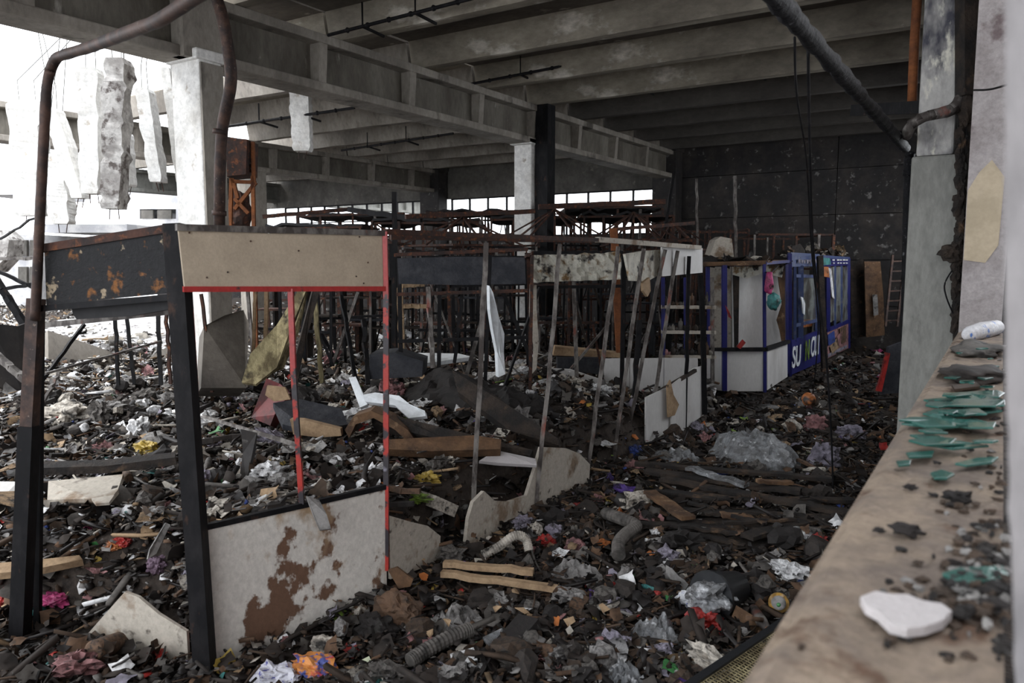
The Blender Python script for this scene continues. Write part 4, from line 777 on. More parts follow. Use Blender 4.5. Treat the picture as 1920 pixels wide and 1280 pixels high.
# shelves inside the corner of the row stall
t = thing('display_shelf', 'cluttered display shelf with pale edges next to the white booth', 'shelf', W(1290, 720, 11.2))
for y in (575, 622, 668): pbar(t, 'shelf_board', (1240, y, 11.3), (1342, y+1, 11.3), .05, 'panel2')
for x in (1243, 1285, 1335): pbar(t, 'post', (x, 520, 11.3), (x+1, 720, 11.3), .05, 'steel_grey' if x > 1300 else 'blue_pt')
k = 0
for y in (575, 622, 668):
    for x in range(1248, 1336, 7):
        if rnd.random() < .15: continue
        b = MB(); h = rnd.uniform(.07, .2); p = W(x, y-3, 11.3); r_ = rnd.uniform(.02, .045)
        if rnd.random() < .5: b.tube([p, p+Vector((0, 0, h*.7)), p+Vector((0, 0, h*.8)), p+Vector((0, 0, h))], [r_, r_, r_*.4, r_*.4], 8); nm = 'bottle'
        else: b.lump(p+Vector((0, 0, r_)), (r_*1.3, r_, r_*1.4), k, .3, 1); nm = 'toy'
        k += 1; c_ = rnd.choice(['char', 'umber', 'umber', 'grey', 'bone', 'rose', 'ash', 'brown', 'soot'])
        tag(b.build(nm, M['p_'+c_], smooth=True), 'small sooty %s %s on the cluttered display shelf' % ({'char': 'black', 'umber': 'dark brown', 'soot': 'dull', 'bone': 'cream', 'ash': 'pale grey', 'rose': 'dull pink'}.get(c_, c_), 'bottle' if nm == 'bottle' else 'trinket'), 'bottle' if nm == 'bottle' else 'trinket', 'wares on the cluttered display shelf')
# ================================================================== ON THE SILL
def flat(name, lab, cat, px, m, th=.004, z=None, grp=None, tilt=0):
    z = z if z is not None else SZ+.008
    P = [G(x, y, z+tilt*i/len(px)) for i, (x, y) in enumerate(px)]; b = MB(); b.prism([p+Vector((0, 0, th/2)) for p in P], (0, 0, -th)); return tag(b.build(name, M[m] if isinstance(m, str) else m, bevel=.001), lab, cat, grp)
o = flat('foam_piece', 'oval white piece of foam lying in front on the sill', 'foam piece', [(1612, 1135), (1640, 1124), (1672, 1130), (1700, 1130), (1728, 1142), (1765, 1148), (1784, 1162), (1768, 1180), (1735, 1192), (1700, 1196), (1668, 1188), (1645, 1165), (1622, 1152)], 'foam', .014, SZ+.008)
for i, (px, lab) in enumerate(((
    [(1612, 1125), (1640, 1120), (1690, 1122), (1720, 1128), (1690, 1134), (1640, 1132)], 'thin green glass sliver behind the white foam piece'),
    ([(1766, 1080), (1800, 1070), (1880, 1066), (1892, 1086), (1840, 1096), (1800, 1098)], 'large green glass shard in the dark pile on the sill'),
    ([(1744, 890), (1765, 884), (1790, 892), (1776, 900), (1752, 900)], 'small green shard alone on the bare sill'),
    ([(1680, 868), (1708, 866), (1706, 874), (1684, 876)], 'narrow bright green shard near the inner edge of the sill'),
    ([(1698, 852), (1752, 848), (1748, 858), (1704, 860)], 'bright edged shard lying just before the glass heap'),
    ([(1790, 872), (1830, 862), (1872, 860), (1860, 870), (1812, 876)], 'mossy green shard by the frame stile'))):
    flat('glass_shard', lab, 'glass shard', px, 'glass', .006, SZ+.014)
for k in range(46):   # the heap of broken panes half way along the sill
    if k < 34: y = rnd.uniform(736, 838); w = rnd.uniform(40, 140)
    else: y = rnd.uniform(640, 730); w = rnd.uniform(12, 40)
    xl = 1420+(1280-y)*.578+6; x = rnd.uniform(xl-(30 if 780 < y < 830 else 0), 1876-w*.6); h = w*rnd.uniform(.10, .2)
    n = rnd.choice([3, 4, 5]); a0 = rnd.random()*6
    px = [(min(1884, x+w*.5+w*.5*math.cos(a0+2*math.pi*j/n+rnd.uniform(-.3, .3))), y+h*.5*math.sin(a0+2*math.pi*j/n)) for j in range(n)]
    flat('glass_shard', 'green glass shard in the broken pane heap halfway along the sill' if k < 34 else 'small green glass shard towards the far end of the sill', 'glass shard', px, 'glass', .006, SZ+.010+rnd.random()*.028, 'broken pane heap on the sill' if k < 34 else 'far glass shards on the sill', tilt=rnd.uniform(-.012, .02))
for i, (x, y, r_, lab) in enumerate(((1800, 938, .020, 'black charcoal lump on the sill nearest to the frame stile'), (1700, 1001, .018, 'black charcoal lump in the middle of the sill'), (1648, 996, .008, 'tiny charcoal crumb left of the middle lump'), (1707, 916, .010, 'small charcoal flake on the inner half of the sill'), (1752, 762, .018, 'black lump among the glass shards'), (1856, 1120, .010, 'charcoal crumb at the base of the frame stile'), (1900, 1222, .012, 'charcoal crumb lowest on the sill'))):
    p = G(x, y, SZ+.006); b = MB(); b.lump(p+Vector((0, 0, r_*.4)), (r_*1.3, r_*.8, r_*.6), i, .7, 2); tag(b.build('charcoal_lump', M['p_char']), lab, 'charcoal')
b = MB()
for k in range(150):
    x, y = rnd.gauss(1840, 32), rnd.gauss(1085, 45); x = min(x, 1886)
    b.lump(G(x, y, SZ+.006+.012*rnd.random()), (.010*rnd.uniform(.4, 1.6), .012*rnd.uniform(.4, 1.4), .006), k, .8, 1, m=rnd.choice([0, 0, 0, 1, 1, 3]))
for k in range(170):
    y = rnd.uniform(640, 1240); xl = 1420+(1280-y)*.578; x = 1886-abs(rnd.gauss(0, .30))*(1886-xl)
    if x < xl+8: continue
    b.lump(G(x, y, SZ+.005), (.006*rnd.uniform(.3, 1.8), .008*rnd.uniform(.3, 1.5), .004), k, .8, 1, m=rnd.choice([0, 1, 1, 1, 3]))
tag(b.build('grit', [M['p_char'], M['p_umber'], M['p_brown'], M['p_ash']]), 'dark grit and crumbs piled against the frame stile', 'grit', kind='stuff')
b = MB(); P0_, P1_ = G(1812, 628, SZ+.03), G(1874, 612, SZ+.05); b.tube([P0_, P0_.lerp(P1_, .1), P0_.lerp(P1_, .5), P0_.lerp(P1_, .9), P1_], [.03, .05, .06, .05, .02], 12)
tag(b.build('crumpled_packet', mat('blue_white_packet', (.60, .60, .62), (.10, .2, .5), s=14, t=.6, w=.05, rough=.4, bump=.8), smooth=True), 'blue and white crumpled packet at the far end of the sill', 'packet')
flat('tile_scrap', 'dark brown flat tile scrap on the sill before the pier', 'tile', [(1784, 726), (1830, 720), (1840, 728), (1790, 734)], 'p_umber', .01)
b = MB(); b.lump(G(1825, 700, SZ+.02), (.12, .22, .03), 4, .5, 2); tag(b.build('ash_heap', M['p_soot'], smooth=True), 'low ash heap beyond the glass shards on the sill', 'ash heap')
b = MB(); b.lump(G(1835, 655, SZ+.02), (.12, .25, .04), 7, .5, 2); tag(b.build('ash_heap', M['p_grey'], smooth=True), 'grey ash heap under the crumpled packet', 'ash heap')
# ================================================================== SINGLED OUT THINGS IN THE RUBBLE
def bag(name, lab, cat, px, py, r, m, seed=0, sub=3, amp=.5, lift=.4, fl=1.3):
    p = HIT(px, py); rr = Vector(r); b = MB(); b.lump(p+Vector((0, 0, rr.z*lift)), rr, seed, amp, sub, fl=fl); return tag(b.build(name, M[m] if isinstance(m, str) else m, smooth=False), lab, cat)
def sheetheap(name, lab, cat, px, py, R, h, m, seed=0):
    c = HIT(px, py); b = MB(); n = 26
    for j in range(n+1):
        for i in range(n+1):
            x, y = 2*i/n-1, 2*j/n-1; q = Vector((x*2.2+seed*7, y*2.2, seed)); e = max(0, 1-(x*x+y*y)**.8)
            z = h*(e**.7)*(1+.5*noise.noise(q)) + .09*noise.noise(q*2.6)*e**.5 + .04*abs(noise.noise(q*6)) - .04 - (.25 if e <= 0 else 0)
            b.v.append((c.x+R[0]*(x+.1*noise.noise(q*2)), c.y+R[1]*(y+.1*noise.noise(q*2+Vector((5, 0, 0)))), c.z+z))
    b.f = [(j*(n+1)+i, j*(n+1)+i+1, (j+1)*(n+1)+i+1, (j+1)*(n+1)+i) for j in range(n) for i in range(n)]; b.m = [0]*len(b.f)
    o = b.build(name, M[m]); md = o.modifiers.new('s', 'SOLIDIFY'); md.thickness = .006; return tag(o, lab, cat)
sheetheap('plastic_sheet', 'big crumpled grey plastic sheet heaped in the aisle', 'plastic sheet', 1410, 862, (.50, .42), .36, 'film', 1)
sheetheap('plastic_sheet', 'smaller grey plastic sheet left of the big heap', 'plastic sheet', 1270, 858, (.28, .22), .12, 'film', 2)
sheetheap('plastic_sheet', 'crumpled white plastic at the foot of the white end panel', 'plastic sheet', 1310, 812, (.28, .22), .14, 'p_lilac', 3)
sheetheap('plastic_sheet', 'clear crumpled film sheet at the lower middle of the aisle', 'plastic sheet', 1228, 1195, (.17, .15), .13, 'film', 4)
sheetheap('plastic_sheet', 'clear crumpled film at the bottom edge beside the crate', 'plastic sheet', 1170, 1275, (.14, .12), .09, 'film', 5)
sheetheap('plastic_sheet', 'flat grey film stretched over debris in the middle of the aisle', 'plastic sheet', 860, 1165, (.20, .16), .10, 'p_ash', 6)
sheetheap('plastic_sheet', 'dull grey canvas draped in the aisle below the hose', 'canvas', 1080, 1075, (.22, .12), .10, 'p_ash', 7)
sheetheap('burnt_mound', 'large black burnt mound behind the bare posts', 'burnt mass', 860, 752, (.9, .5), .34, 'p_char', 8)
sheetheap('burnt_mound', 'smaller black burnt mound below the tall white curled sheet', 'burnt mass', 960, 765, (.5, .35), .22, 'p_char', 9)
bag('plastic_bag', 'glossy red crumpled plastic bag beside the black bucket', 'bag', 1322, 1180, (.11, .09, .08), 'p_red', 1, fl=1.8)
bag('plastic_bag', 'dark purple bag heap beside the hanging cable', 'bag', 1545, 870, (.16, .14, .15), 'p_lilac', 2)
bag('plastic_bag', 'small white bag with pink marks near the red ball', 'bag', 1530, 805, (.14, .12, .13), 'p_rose', 3)
bag('plastic_bag', 'white and pink bag right of the hanging cable', 'bag', 1595, 820, (.16, .13, .11), 'p_lilac', 4)
bag('plastic_bag', 'white carrier bag lying in the bright heap behind the black fascia', 'bag', 262, 818, (.13, .10, .12), 'p_white', 5)
bag('plastic_bag', 'yellow and black bag below the white carrier bag', 'bag', 272, 845, (.14, .08, .06), 'p_yellow', 6)
bag('plastic_bag', 'large pale sack lying open near the ruins', 'sack', 128, 785, (.26, .18, .12), 'p_bone', 7)
bag('plastic_bag', 'white cloth bundle behind the tall red post', 'bag', 735, 738, (.16, .13, .12), 'p_rose', 8)
bag('plastic_bag', 'pink and white packet ball in the aisle by the planks', 'packet', 1188, 882, (.09, .08, .07), 'p_rose', 9)
bag('plastic_bag', 'blue knotted bag at the foot of the leaning posts', 'bag', 1192, 850, (.07, .06, .07), 'p_blue', 10)
bag('plastic_bag', 'red shiny packets below the curling panel', 'packet', 1025, 1020, (.08, .06, .05), 'p_red', 11)
bag('plastic_bag', 'pink square packet right of the red ones', 'packet', 1078, 1030, (.08, .07, .06), 'p_rose', 12, amp=.25)
bag('plastic_bag', 'striped lilac packet above the pink square one', 'packet', 1040, 1000, (.07, .06, .05), 'p_lilac', 13)
bag('plastic_bag', 'orange crumpled wrapper beside the vent hose', 'wrapper', 1130, 1022, (.06, .05, .03), 'p_orange', 14)
bag('plastic_bag', 'red wrapper tucked under the curling panel', 'wrapper', 1085, 955, (.05, .05, .04), 'p_red', 15)
bag('plastic_bag', 'magenta netting lying at the lower left', 'netting', 105, 1128, (.10, .07, .035), 'p_pink', 16)
bag('plastic_bag', 'red plastic wrapper at the lower left beside the post', 'wrapper', 12, 1130, (.08, .07, .06), 'p_red', 17)
bag('plastic_bag', 'lime green plastic leaf heap before the bare posts', 'plastic leaves', 775, 936, (.12, .06, .03), 'p_lime', 18, amp=.9)
bag('plastic_bag', 'yellow plastic flowers behind the lime green leaves', 'plastic flowers', 800, 900, (.10, .08, .04), 'p_yellow', 19, amp=.9)
bag('plastic_bag', 'purple tinsel lying by the vent hose', 'tinsel', 1175, 925, (.13, .10, .04), 'p_violet', 20, amp=1.0)
bag('plastic_bag', 'purple tinsel scrap nearer to the leaning panel', 'tinsel', 1143, 905, (.03, .03, .06), 'p_violet', 21, amp=.8)
bag('dark_rock', 'rust brown burnt clod in the near aisle heap', 'clod', 745, 1160, (.17, .10, .12), 'p_brown', 22, amp=.35)
bag('dark_rock', 'black burnt clod beside the rust brown one', 'clod', 705, 1190, (.13, .10, .08), 'p_char', 23)
bag('cobweb_rag', 'pale grey melted rag in the near aisle beside the panel', 'rag', 612, 1218, (.11, .07, .05), 'p_bone', 24)
bag('printed_bag', 'orange and blue printed bag at the bottom edge', 'bag', 590, 1262, (.16, .10, .06), mat('orange_blue_print', (.55, .22, .06), (.08, .10, .30), (.45, .05, .05), s=8, t=.5, w=.04, rough=.5), 25)
bag('printed_bag', 'white bag with blue specks at the bottom edge', 'bag', 520, 1278, (.15, .1, .06), mat('white_blue_print', (.5, .5, .55), (.06, .06, .30), s=30, t=.6, w=.04, rough=.5), 26)
bag('melted_white', 'white melted bent plastic shape below the curling panel', 'melted plastic', 935, 1025, (.12, .05, .05), 'p_bone', 27, amp=.4)
bag('purple_bundle', 'dusty mauve bundle in the bright heap by the corner post', 'bundle', 296, 1065, (.07, .06, .05), mat('mauve', (.16, .11, .15), (.08, .05, .07), s=8), 28)
bag('yellow_bag', 'orange yellow snack bag near the broken pale panel', 'bag', 215, 1025, (.06, .05, .03), 'p_orange', 29)
bag('red_packet', 'red snack packet touching the orange yellow one', 'packet', 232, 1018, (.06, .05, .03), 'p_red', 30)
# hose, bucket, jar, crate, boards of the aisle
def hose(name, lab, pts, r, m='film'):
    P = []; Q = [Vector(p) for p in pts]
    for i in range(len(Q)-1):
        p0, p1, p2, p3 = Q[max(i-1, 0)], Q[i], Q[i+1], Q[min(i+2, len(Q)-1)]
        for k in range(14):
            s = k/14; P.append(.5*((2*p1)+(p2-p0)*s+(2*p0-5*p1+4*p2-p3)*s*s+(3*p1-p0-3*p2+p3)*s**3))
    b = MB(); b.tube(P, [r*(1+.12*(i % 2)) for i in range(len(P))], 12); return tag(b.build(name, M[m], smooth=False), lab, 'hose')
def GP(x, y, z): return G(x, y, z)
hose('vent_hose', 'grey corrugated ventilation hose curling in the aisle', [GP(1135, 962, .22), GP(1165, 972, .30), GP(1192, 985, .28), GP(1175, 1000, .26), GP(1160, 1018, .24), GP(1160, 1042, .2)], .045, 'p_grey')
hose('melted_hose', 'whitish melted tube arching below the curling panel', [GP(905, 1040, .16), GP(935, 1025, .2), GP(965, 1004, .27), GP(985, 1010, .24), GP(992, 1034, .16)], .032, 'p_bone')
hose('cloth_roll', 'dusty rolled cloth tube slanting in the near aisle', [GP(768, 1240, .14), GP(800, 1218, .16), GP(850, 1192, .18), GP(882, 1180, .18)], .04, 'p_grey')
def plank(name, lab, p, q, w, th, m, cat='plank', seed=0):
    P, Q = Vector(p), Vector(q); b = MB(); n = 8; d = (Q-P).normalized(); s = d.cross(Vector((0, 0, 1))).normalized()
    for i in range(n+1):
        c = P.lerp(Q, i/n); e = w/2*(1+.25*noise.noise(Vector((i*.8, seed, 0)))); f_ = w/2*(1+.25*noise.noise(Vector((i*.8, seed, 6)))); dz = .02*noise.noise(Vector((i*.6, seed, 3)))
        for a, z in ((-f_, 0), (e, 0), (e, th), (-f_, th)): b.v.append(tuple(c+s*a+Vector((0, 0, z+dz))))
    b.f = [(4*i+a, 4*i+(a+1) % 4, 4*i+4+(a+1) % 4, 4*i+4+a) for i in range(n) for a in range(4)]+[(3, 2, 1, 0), (4*n, 4*n+1, 4*n+2, 4*n+3)]; b.m = [0]*len(b.f)
    return tag(b.build(name, M[m]), lab, cat)
plank('plank', 'pale wooden plank lying level below the curling panel', GP(832, 1062, .2), GP(1000, 1076, .2), .05, .04, 'wood_tan')
plank('plank', 'second pale plank lying just under the first', GP(828, 1080, .17), GP(1045, 1108, .16), .05, .04, 'wood_tan', seed=2)
for i, (a, c, z, w, m, lab) in enumerate((
    ((1190, 872), (1560, 900), .30, .10, 'wood_char', 'long black charred plank, hindmost of the aisle planks'),
    ((1210, 885), (1500, 925), .30, .14, 'wood_char', 'charred grey plank crossing under the plastic sheet heap'),
    ((1240, 900), (1590, 965), .28, .12, 'wood_char', 'long charred plank running towards the sill'),
    ((1190, 925), (1420, 940), .27, .12, 'wood_char', 'charred plank right of the purple tinsel'),
    ((1300, 940), (1600, 940), .26, .09, 'wood_char', 'level charred plank before the sill'),
    ((1260, 960), (1580, 975), .24, .10, 'wood_char', 'charred plank with a grey edge across the aisle'),
    ((1180, 985), (1520, 1000), .22, .09, 'wood_char', 'nearest long charred plank of the aisle'),
    ((1400, 1010), (1590, 960), .24, .12, 'wood_char', 'charred plank rising towards the sill edge'),
    ((1290, 880), (1400, 912), .34, .10, 'film', 'dull grey flat sheet on top of the charred planks'),
    ((1218, 925), (1290, 975), .30, .12, 'wood_brn', 'reddish brown curved board on the charred planks'),
    ((1352, 968), (1412, 974), .27, .09, 'wood_brn', 'small orange brown board piece in the charred planks'),
    ((1420, 905), (1485, 908), .33, .07, 'wood_brn', 'small red brown splinter on the hindmost planks'),
    ((1380, 1060), (1480, 1000), .16, .03, 'wood_char', 'thin charred stick before the black bucket'))):
    plank('charred_plank', lab, GP(*a, z), GP(*c, z-.03), w, .03, m, seed=i)
for i in range(14):
    x = rnd.uniform(1180, 1480); y = rnd.uniform(870, 1010); z = rnd.uniform(.2, .3)
    plank('charred_splinter', 'charred splinter in the plank heap of the aisle', GP(x, y, z), GP(x+rnd.uniform(50, 140), y+rnd.uniform(-14, 22), z-.02), rnd.uniform(.03, .07), .02, 'wood_char', 'splinter', seed=20+i)['group'] = 'charred splinters in the aisle plank heap'
# black bucket on its side
c = G(1352, 1110, .22); t = thing('bucket', 'black plastic bucket tipped over with clear film inside', 'bucket', (c.x, c.y, .12))
ax = (W(1300, 1115, 4.6)-W(1385, 1085, 4.95)).normalized(); b = MB(); mo = c+ax*.10; bo = c-ax*.18
b.tube([bo, mo, mo+ax*.01], [.10, .145, .15], 28); b.build('body', M['rubber'], t, smooth=True)
b = MB(); b.tube([mo+ax*.0, mo+ax*.018], .156, 28); b.build('rim', M['rubber'], t)
b = MB(); b.lump(mo+ax*.03, (.13, .12, .09), 3, .6, 3); o = b.build('film_lining', M['film'], t); o['label'] = 'clear crumpled film spilling out'
bag('blue_white_wrapper', 'white and blue wrapper spilling from the bucket mouth', 'wrapper', 1290, 1128, (.07, .06, .04), mat('white_blue', (.65, .66, .68), (.05, .10, .5), s=20, t=.62, w=.04, rough=.4), 31)
c = G(1460, 1130, .22); ja = (Vector((0, 0, CAM_H))-c).normalized(); t = thing('glass_jar', 'round orange jar with a green dot on its pale lid', 'jar', c-Vector((0, 0, .06)))
b = MB(); b.tube([c-ja*.12, c-ja*.11, c-ja*.01, c+ja*.01, c+ja*.02], [.045, .056, .062, .058, .03], 26); b.build('body', mat('amber', (.40, .23, .05), (.2, .12, .04), s=20, rough=.15, spec=.6, grain=.1), t, smooth=True)
b = MB(); b.tube([c+ja*.015, c+ja*.03, c+ja*.036], [.043, .043, .03], 22); ld = b.build('lid', M['p_ash'], t, smooth=True); b = MB(); b.lump(c+ja*.036+Vector((0, 0, -.012)), (.014, .014, .014), 1, .1, 1); b.build('green_dot', M['p_green'], ld)
c = G(1420, 1165, .16); b = MB(); b.tube([G(1412, 1140, .16), G(1428, 1165, .16), G(1440, 1180, .16)], [.028, .036, .02], 14); t = thing('spray_can', 'grey can with an orange cap between the jar and the crate', 'can', c-Vector((0, 0, .03))); b.build('body', M['steel_grey'], t, smooth=True)
b = MB(); b.tube([G(1440, 1180, .16), G(1450, 1190, .16)], .022, 12); b.build('cap', M['p_orange'], t)
slabpoly('cardboard_piece', 'brown cardboard piece behind the mesh crate', 'cardboard', [(1380, 1135), (1430, 1165), (1425, 1195), (1390, 1185), (1370, 1160)], [4.45, 4.4, 4.3, 4.32, 4.4], .01, 'wood_brn')
slabpoly('yellow_card', 'yellow and orange printed card lying before the mesh crate', 'card', [(1252, 1218), (1290, 1222), (1330, 1238), (1290, 1262), (1262, 1248)], [4.15, 4.15, 4.1, 4.02, 4.06], .006, mat('yellow_print', (.62, .40, .04), (.55, .15, .03), (.6, .62, .05), s=14, t=.5, w=.05, rough=.5))
slabpoly('triangle_card', 'white triangular card with a pink spot at the bottom of the aisle', 'card', [(692, 1230), (708, 1262), (668, 1256), (676, 1238)], [4.05, 3.98, 3.98, 4.03], .006, mat('pink_spot', (.55, .6, .42), (.55, .12, .14), s=14, t=.55, w=.06, rough=.6))
slabpoly('cardboard_piece', 'pointed tan card standing at the bottom centre', 'card', [(1006, 1250), (1030, 1290), (985, 1290)], [3.95, 3.9, 3.9], .004, 'wood_tan')
slabpoly('cardboard_piece', 'brown cardboard box side beside the front stall post', 'cardboard', [(728, 1068), (745, 1062), (775, 1085), (770, 1098), (748, 1102)], 4.75, .02, 'wood_brn')
slabpoly('foil_scrap', 'crumpled silvery card folded in the near aisle', 'card', [(905, 1195), (940, 1178), (960, 1190), (945, 1205), (915, 1212)], [4.2, 4.3, 4.3, 4.2, 4.15], .01, 'film')
for i, (x, y) in enumerate(((838, 1165), (805, 1190), (935, 1140), (1070, 1165), (1135, 1140), (980, 1145))):
    w = 14; slabpoly('tan_card', 'bright tan card scrap in the near aisle', 'card', [(x-w*rnd.uniform(.5, 1.2), y+rnd.uniform(-7, 3)), (x+rnd.uniform(-8, 8), y-rnd.uniform(5, 12)), (x+w*rnd.uniform(.4, 1.1), y+rnd.uniform(-5, 5)), (x+rnd.uniform(-8, 8), y+rnd.uniform(4, 10))], [4.42-(y-1140)*.004+d for d in (0, .02, 0, -.03)], .004, 'wood_tan', 'tan card scraps in the near aisle')
# mesh crate
t = thing('mesh_crate', 'black rimmed mesh crate at the bottom beside the sill', 'crate', G(1380, 1250, .05))
A_, B_ = G(1286, 1290, .23), G(1475, 1162, .25); nI = Vector((B_-A_).normalized().cross(Vector((0, 0, 1)))); nI.z = 0; nI.normalize()
b = MB(); b.bar(A_, B_, .045, .03); b.build('rim', M['rubber'], t)
b = MB(); L_ = (B_-A_); wid = nI*.34; dn = Vector((0, 0, -.03))
for k in range(int(L_.length/.022)):
    p = A_+L_*(k*.022/L_.length); b.bar(p, p+wid+dn, .005)
for k in range(15): b.bar(A_+(wid+dn)*k/14, B_+(wid+dn)*k/14, .005)
tag(b.build('lattice', M['wood_ylw'], t), kind='stuff')
b = MB(); b.bar(A_+wid+dn, B_+wid+dn, .03); b.build('rim', M['rubber'], t)
bag('film_in_crate', 'small green and white foil ball lying in the mesh crate', 'foil', 1396, 1236, (.02, .02, .02), 'p_green', 33)
# cells already taken by the things above, so litter does not bury them
bpy.context.view_layer.update()
CELL = .05; occ = {}
for o in list(COL.objects):
    if o.type != 'MESH' or o.get('kind') in ('structure', 'stuff') or o.name.startswith(('rib', 'roof_slab', 'girder')): continue
    me = o.data; mw = o.matrix_world; vs = [mw @ v.co for v in me.vertices]
    if not vs or min(v.z for v in vs) > 1.3: continue
    for p in me.polygons:
        q = [vs[i] for i in p.vertices]
        for t_ in range(1, len(q)-1):
            a, b_, c = q[0], q[t_], q[t_+1]; n_ = int(min(60, max(1, (b_-a).cross(c-a).length/2/(CELL*CELL)*1.6)))
            for _ in range(n_):
                r1, r2 = rnd.random(), rnd.random()
                if r1+r2 > 1: r1, r2 = 1-r1, 1-r2
                w_ = a+(b_-a)*r1+(c-a)*r2; u_, v_ = toUV(w_.x, w_.y); zt_ = float(T(u_, v_))
                if zt_-.05 < w_.z < zt_+.20:
                    k_ = (int(w_.x//CELL), int(w_.y//CELL)); occ[k_] = 1
def taken(u, v, r=0):
    x = u*cs-v*sn; y = u*sn+v*cs; n_ = int(r//CELL); i, j = int(x//CELL), int(y//CELL)
    for a in range(-n_, n_+1):
        for c in range(-n_, n_+1):
            if (i+a, j+c) in occ: return True
    return False
# ================================================================== LITTER
R90 = math.pi/2
def shard_tpl(seed, n=5, th=.05):
    r = random.Random(seed); a = sorted(r.random()*2*math.pi for _ in range(n)); pts = [(math.cos(x)*r.uniform(.32, .55), math.sin(x)*r.uniform(.25, .5)) for x in [2*math.pi*i/n+r.uniform(-.4, .4) for i in range(n)]]
    v = [(x, y, -th/2) for x, y in pts]+[(x, y, th/2) for x, y in pts]; return v, [tuple(range(n))[::-1], tuple(range(n, 2*n))]+[(i, (i+1) % n, n+(i+1) % n, n+i) for i in range(n)]
def crump_tpl(seed, n=3, amp=.22):
    r = random.Random(seed); v = [(i/n-.5+r.uniform(-.08, .08), j/n-.5+r.uniform(-.08, .08), r.uniform(-amp, amp)) for j in range(n+1) for i in range(n+1)]
    return v, [(j*(n+1)+i, j*(n+1)+i+1, (j+1)*(n+1)+i+1, (j+1)*(n+1)+i) for j in range(n) for i in range(n)]
def chunk_tpl(seed):
    r = random.Random(seed); V, Fc = ICO[0]; return [tuple(.5*c*r.uniform(.6, 1.1)*s for c, s in zip(p, (1, .8, .6))) for p in V], Fc
def stick_tpl(seed):
    r = random.Random(seed); b = MB(); k = r.uniform(.05, .12); m_ = r.uniform(-.06, .06); vs = []
    for x in (-.5, 0, .5):
        e = k*r.uniform(.6, 1.1)*(1 if x == 0 else .85); o = m_ if x == 0 else 0; vs += [(x+r.uniform(-.03, .03), -e/2+o, -.03), (x, e/2+o, -.03), (x+r.uniform(-.03, .03), e/2+o, .03), (x, -e/2+o, .03)]
    return vs, [(4*i+a, 4*i+(a+1) % 4, 4*i+4+(a+1) % 4, 4*i+4+a) for i in range(2) for a in range(4)]+[(3, 2, 1, 0), (8, 9, 10, 11)]
def rotm(yaw, pit, rol):
    cy, sy, cp_, sp_, cr, sr = np.cos(yaw), np.sin(yaw), np.cos(pit), np.sin(pit), np.cos(rol), np.sin(rol)
    return np.stack([np.stack([cy*cp_, cy*sp_*sr-sy*cr, cy*sp_*cr+sy*sr], -1), np.stack([sy*cp_, sy*sp_*sr+cy*cr, sy*sp_*cr-cy*sr], -1), np.stack([-sp_, cp_*sr, cp_*cr], -1)], -2)
def field(N, vmin, vmax, gamma=1.6):
    """random ground points; denser near the viewpoint; returns u, v, inside flag"""
    s = npr.rand(N); v = (vmin**(1-gamma)+s*(vmax**(1-gamma)-vmin**(1-gamma)))**(1/(1-gamma))
    k = npr.uniform(-1.05, .70, N); u = k*v
    ok = (toUVx(u, v) < -.32); u, v = u[ok], v[ok]
    ok = np.array([(not taken(a, b_) or rnd.random() < .07) and not (a < -1.15 and 3.55 < b_ < np.interp(a, LX, LY)-.02 and rnd.random() < .6) for a, b_ in zip(u, v)]); return u[ok], v[ok]
def toUVx(u, v): return u*cs - v*sn       # hall X
PK = ['char', 'soot', 'umber', 'brown', 'grey', 'ash', 'bone', 'white', 'tan', 'red', 'pink', 'blue', 'teal', 'green', 'lime', 'yellow', 'orange', 'violet', 'rose', 'lilac']
W_AISLE = np.array([30, 26, 17, 9, 7, 3.4, 1.8, .9, 2.2, .45, .1, .2, .15, .15, .12, .2, .3, .12, .8, .7])
W_HEAP = np.array([25, 20, 12, 6, 11, 10, 8, 10, 3, .4, .1, .2, .2, .2, .15, .2, .25, .1, .6, .8])
W_RUIN = np.array([5, 5, 5, 4, 9, 20, 22, 34, 5, .4, .2, .3, .2, .2, .1, .2, .2, .1, .6, .6])  # whiter mix puts the outdoor brightness of the ruins into the litter
def inside(u, v): return v - np.interp(u, LX, LY)
def zonew(u, v):
    ins = inside(u, v) > .05; ruin = ins & (toUVx(u, v) < -9.0) & (v > 8)
    left = ins & ((u/v) < -.12)
    return np.where(ruin, 2, np.where(left, 1, np.where(ins, 3, 0)))
WZ = [W_AISLE, W_HEAP, W_RUIN, (W_AISLE*.6+W_HEAP*.5)]
WZ = [w/w.sum() for w in WZ]
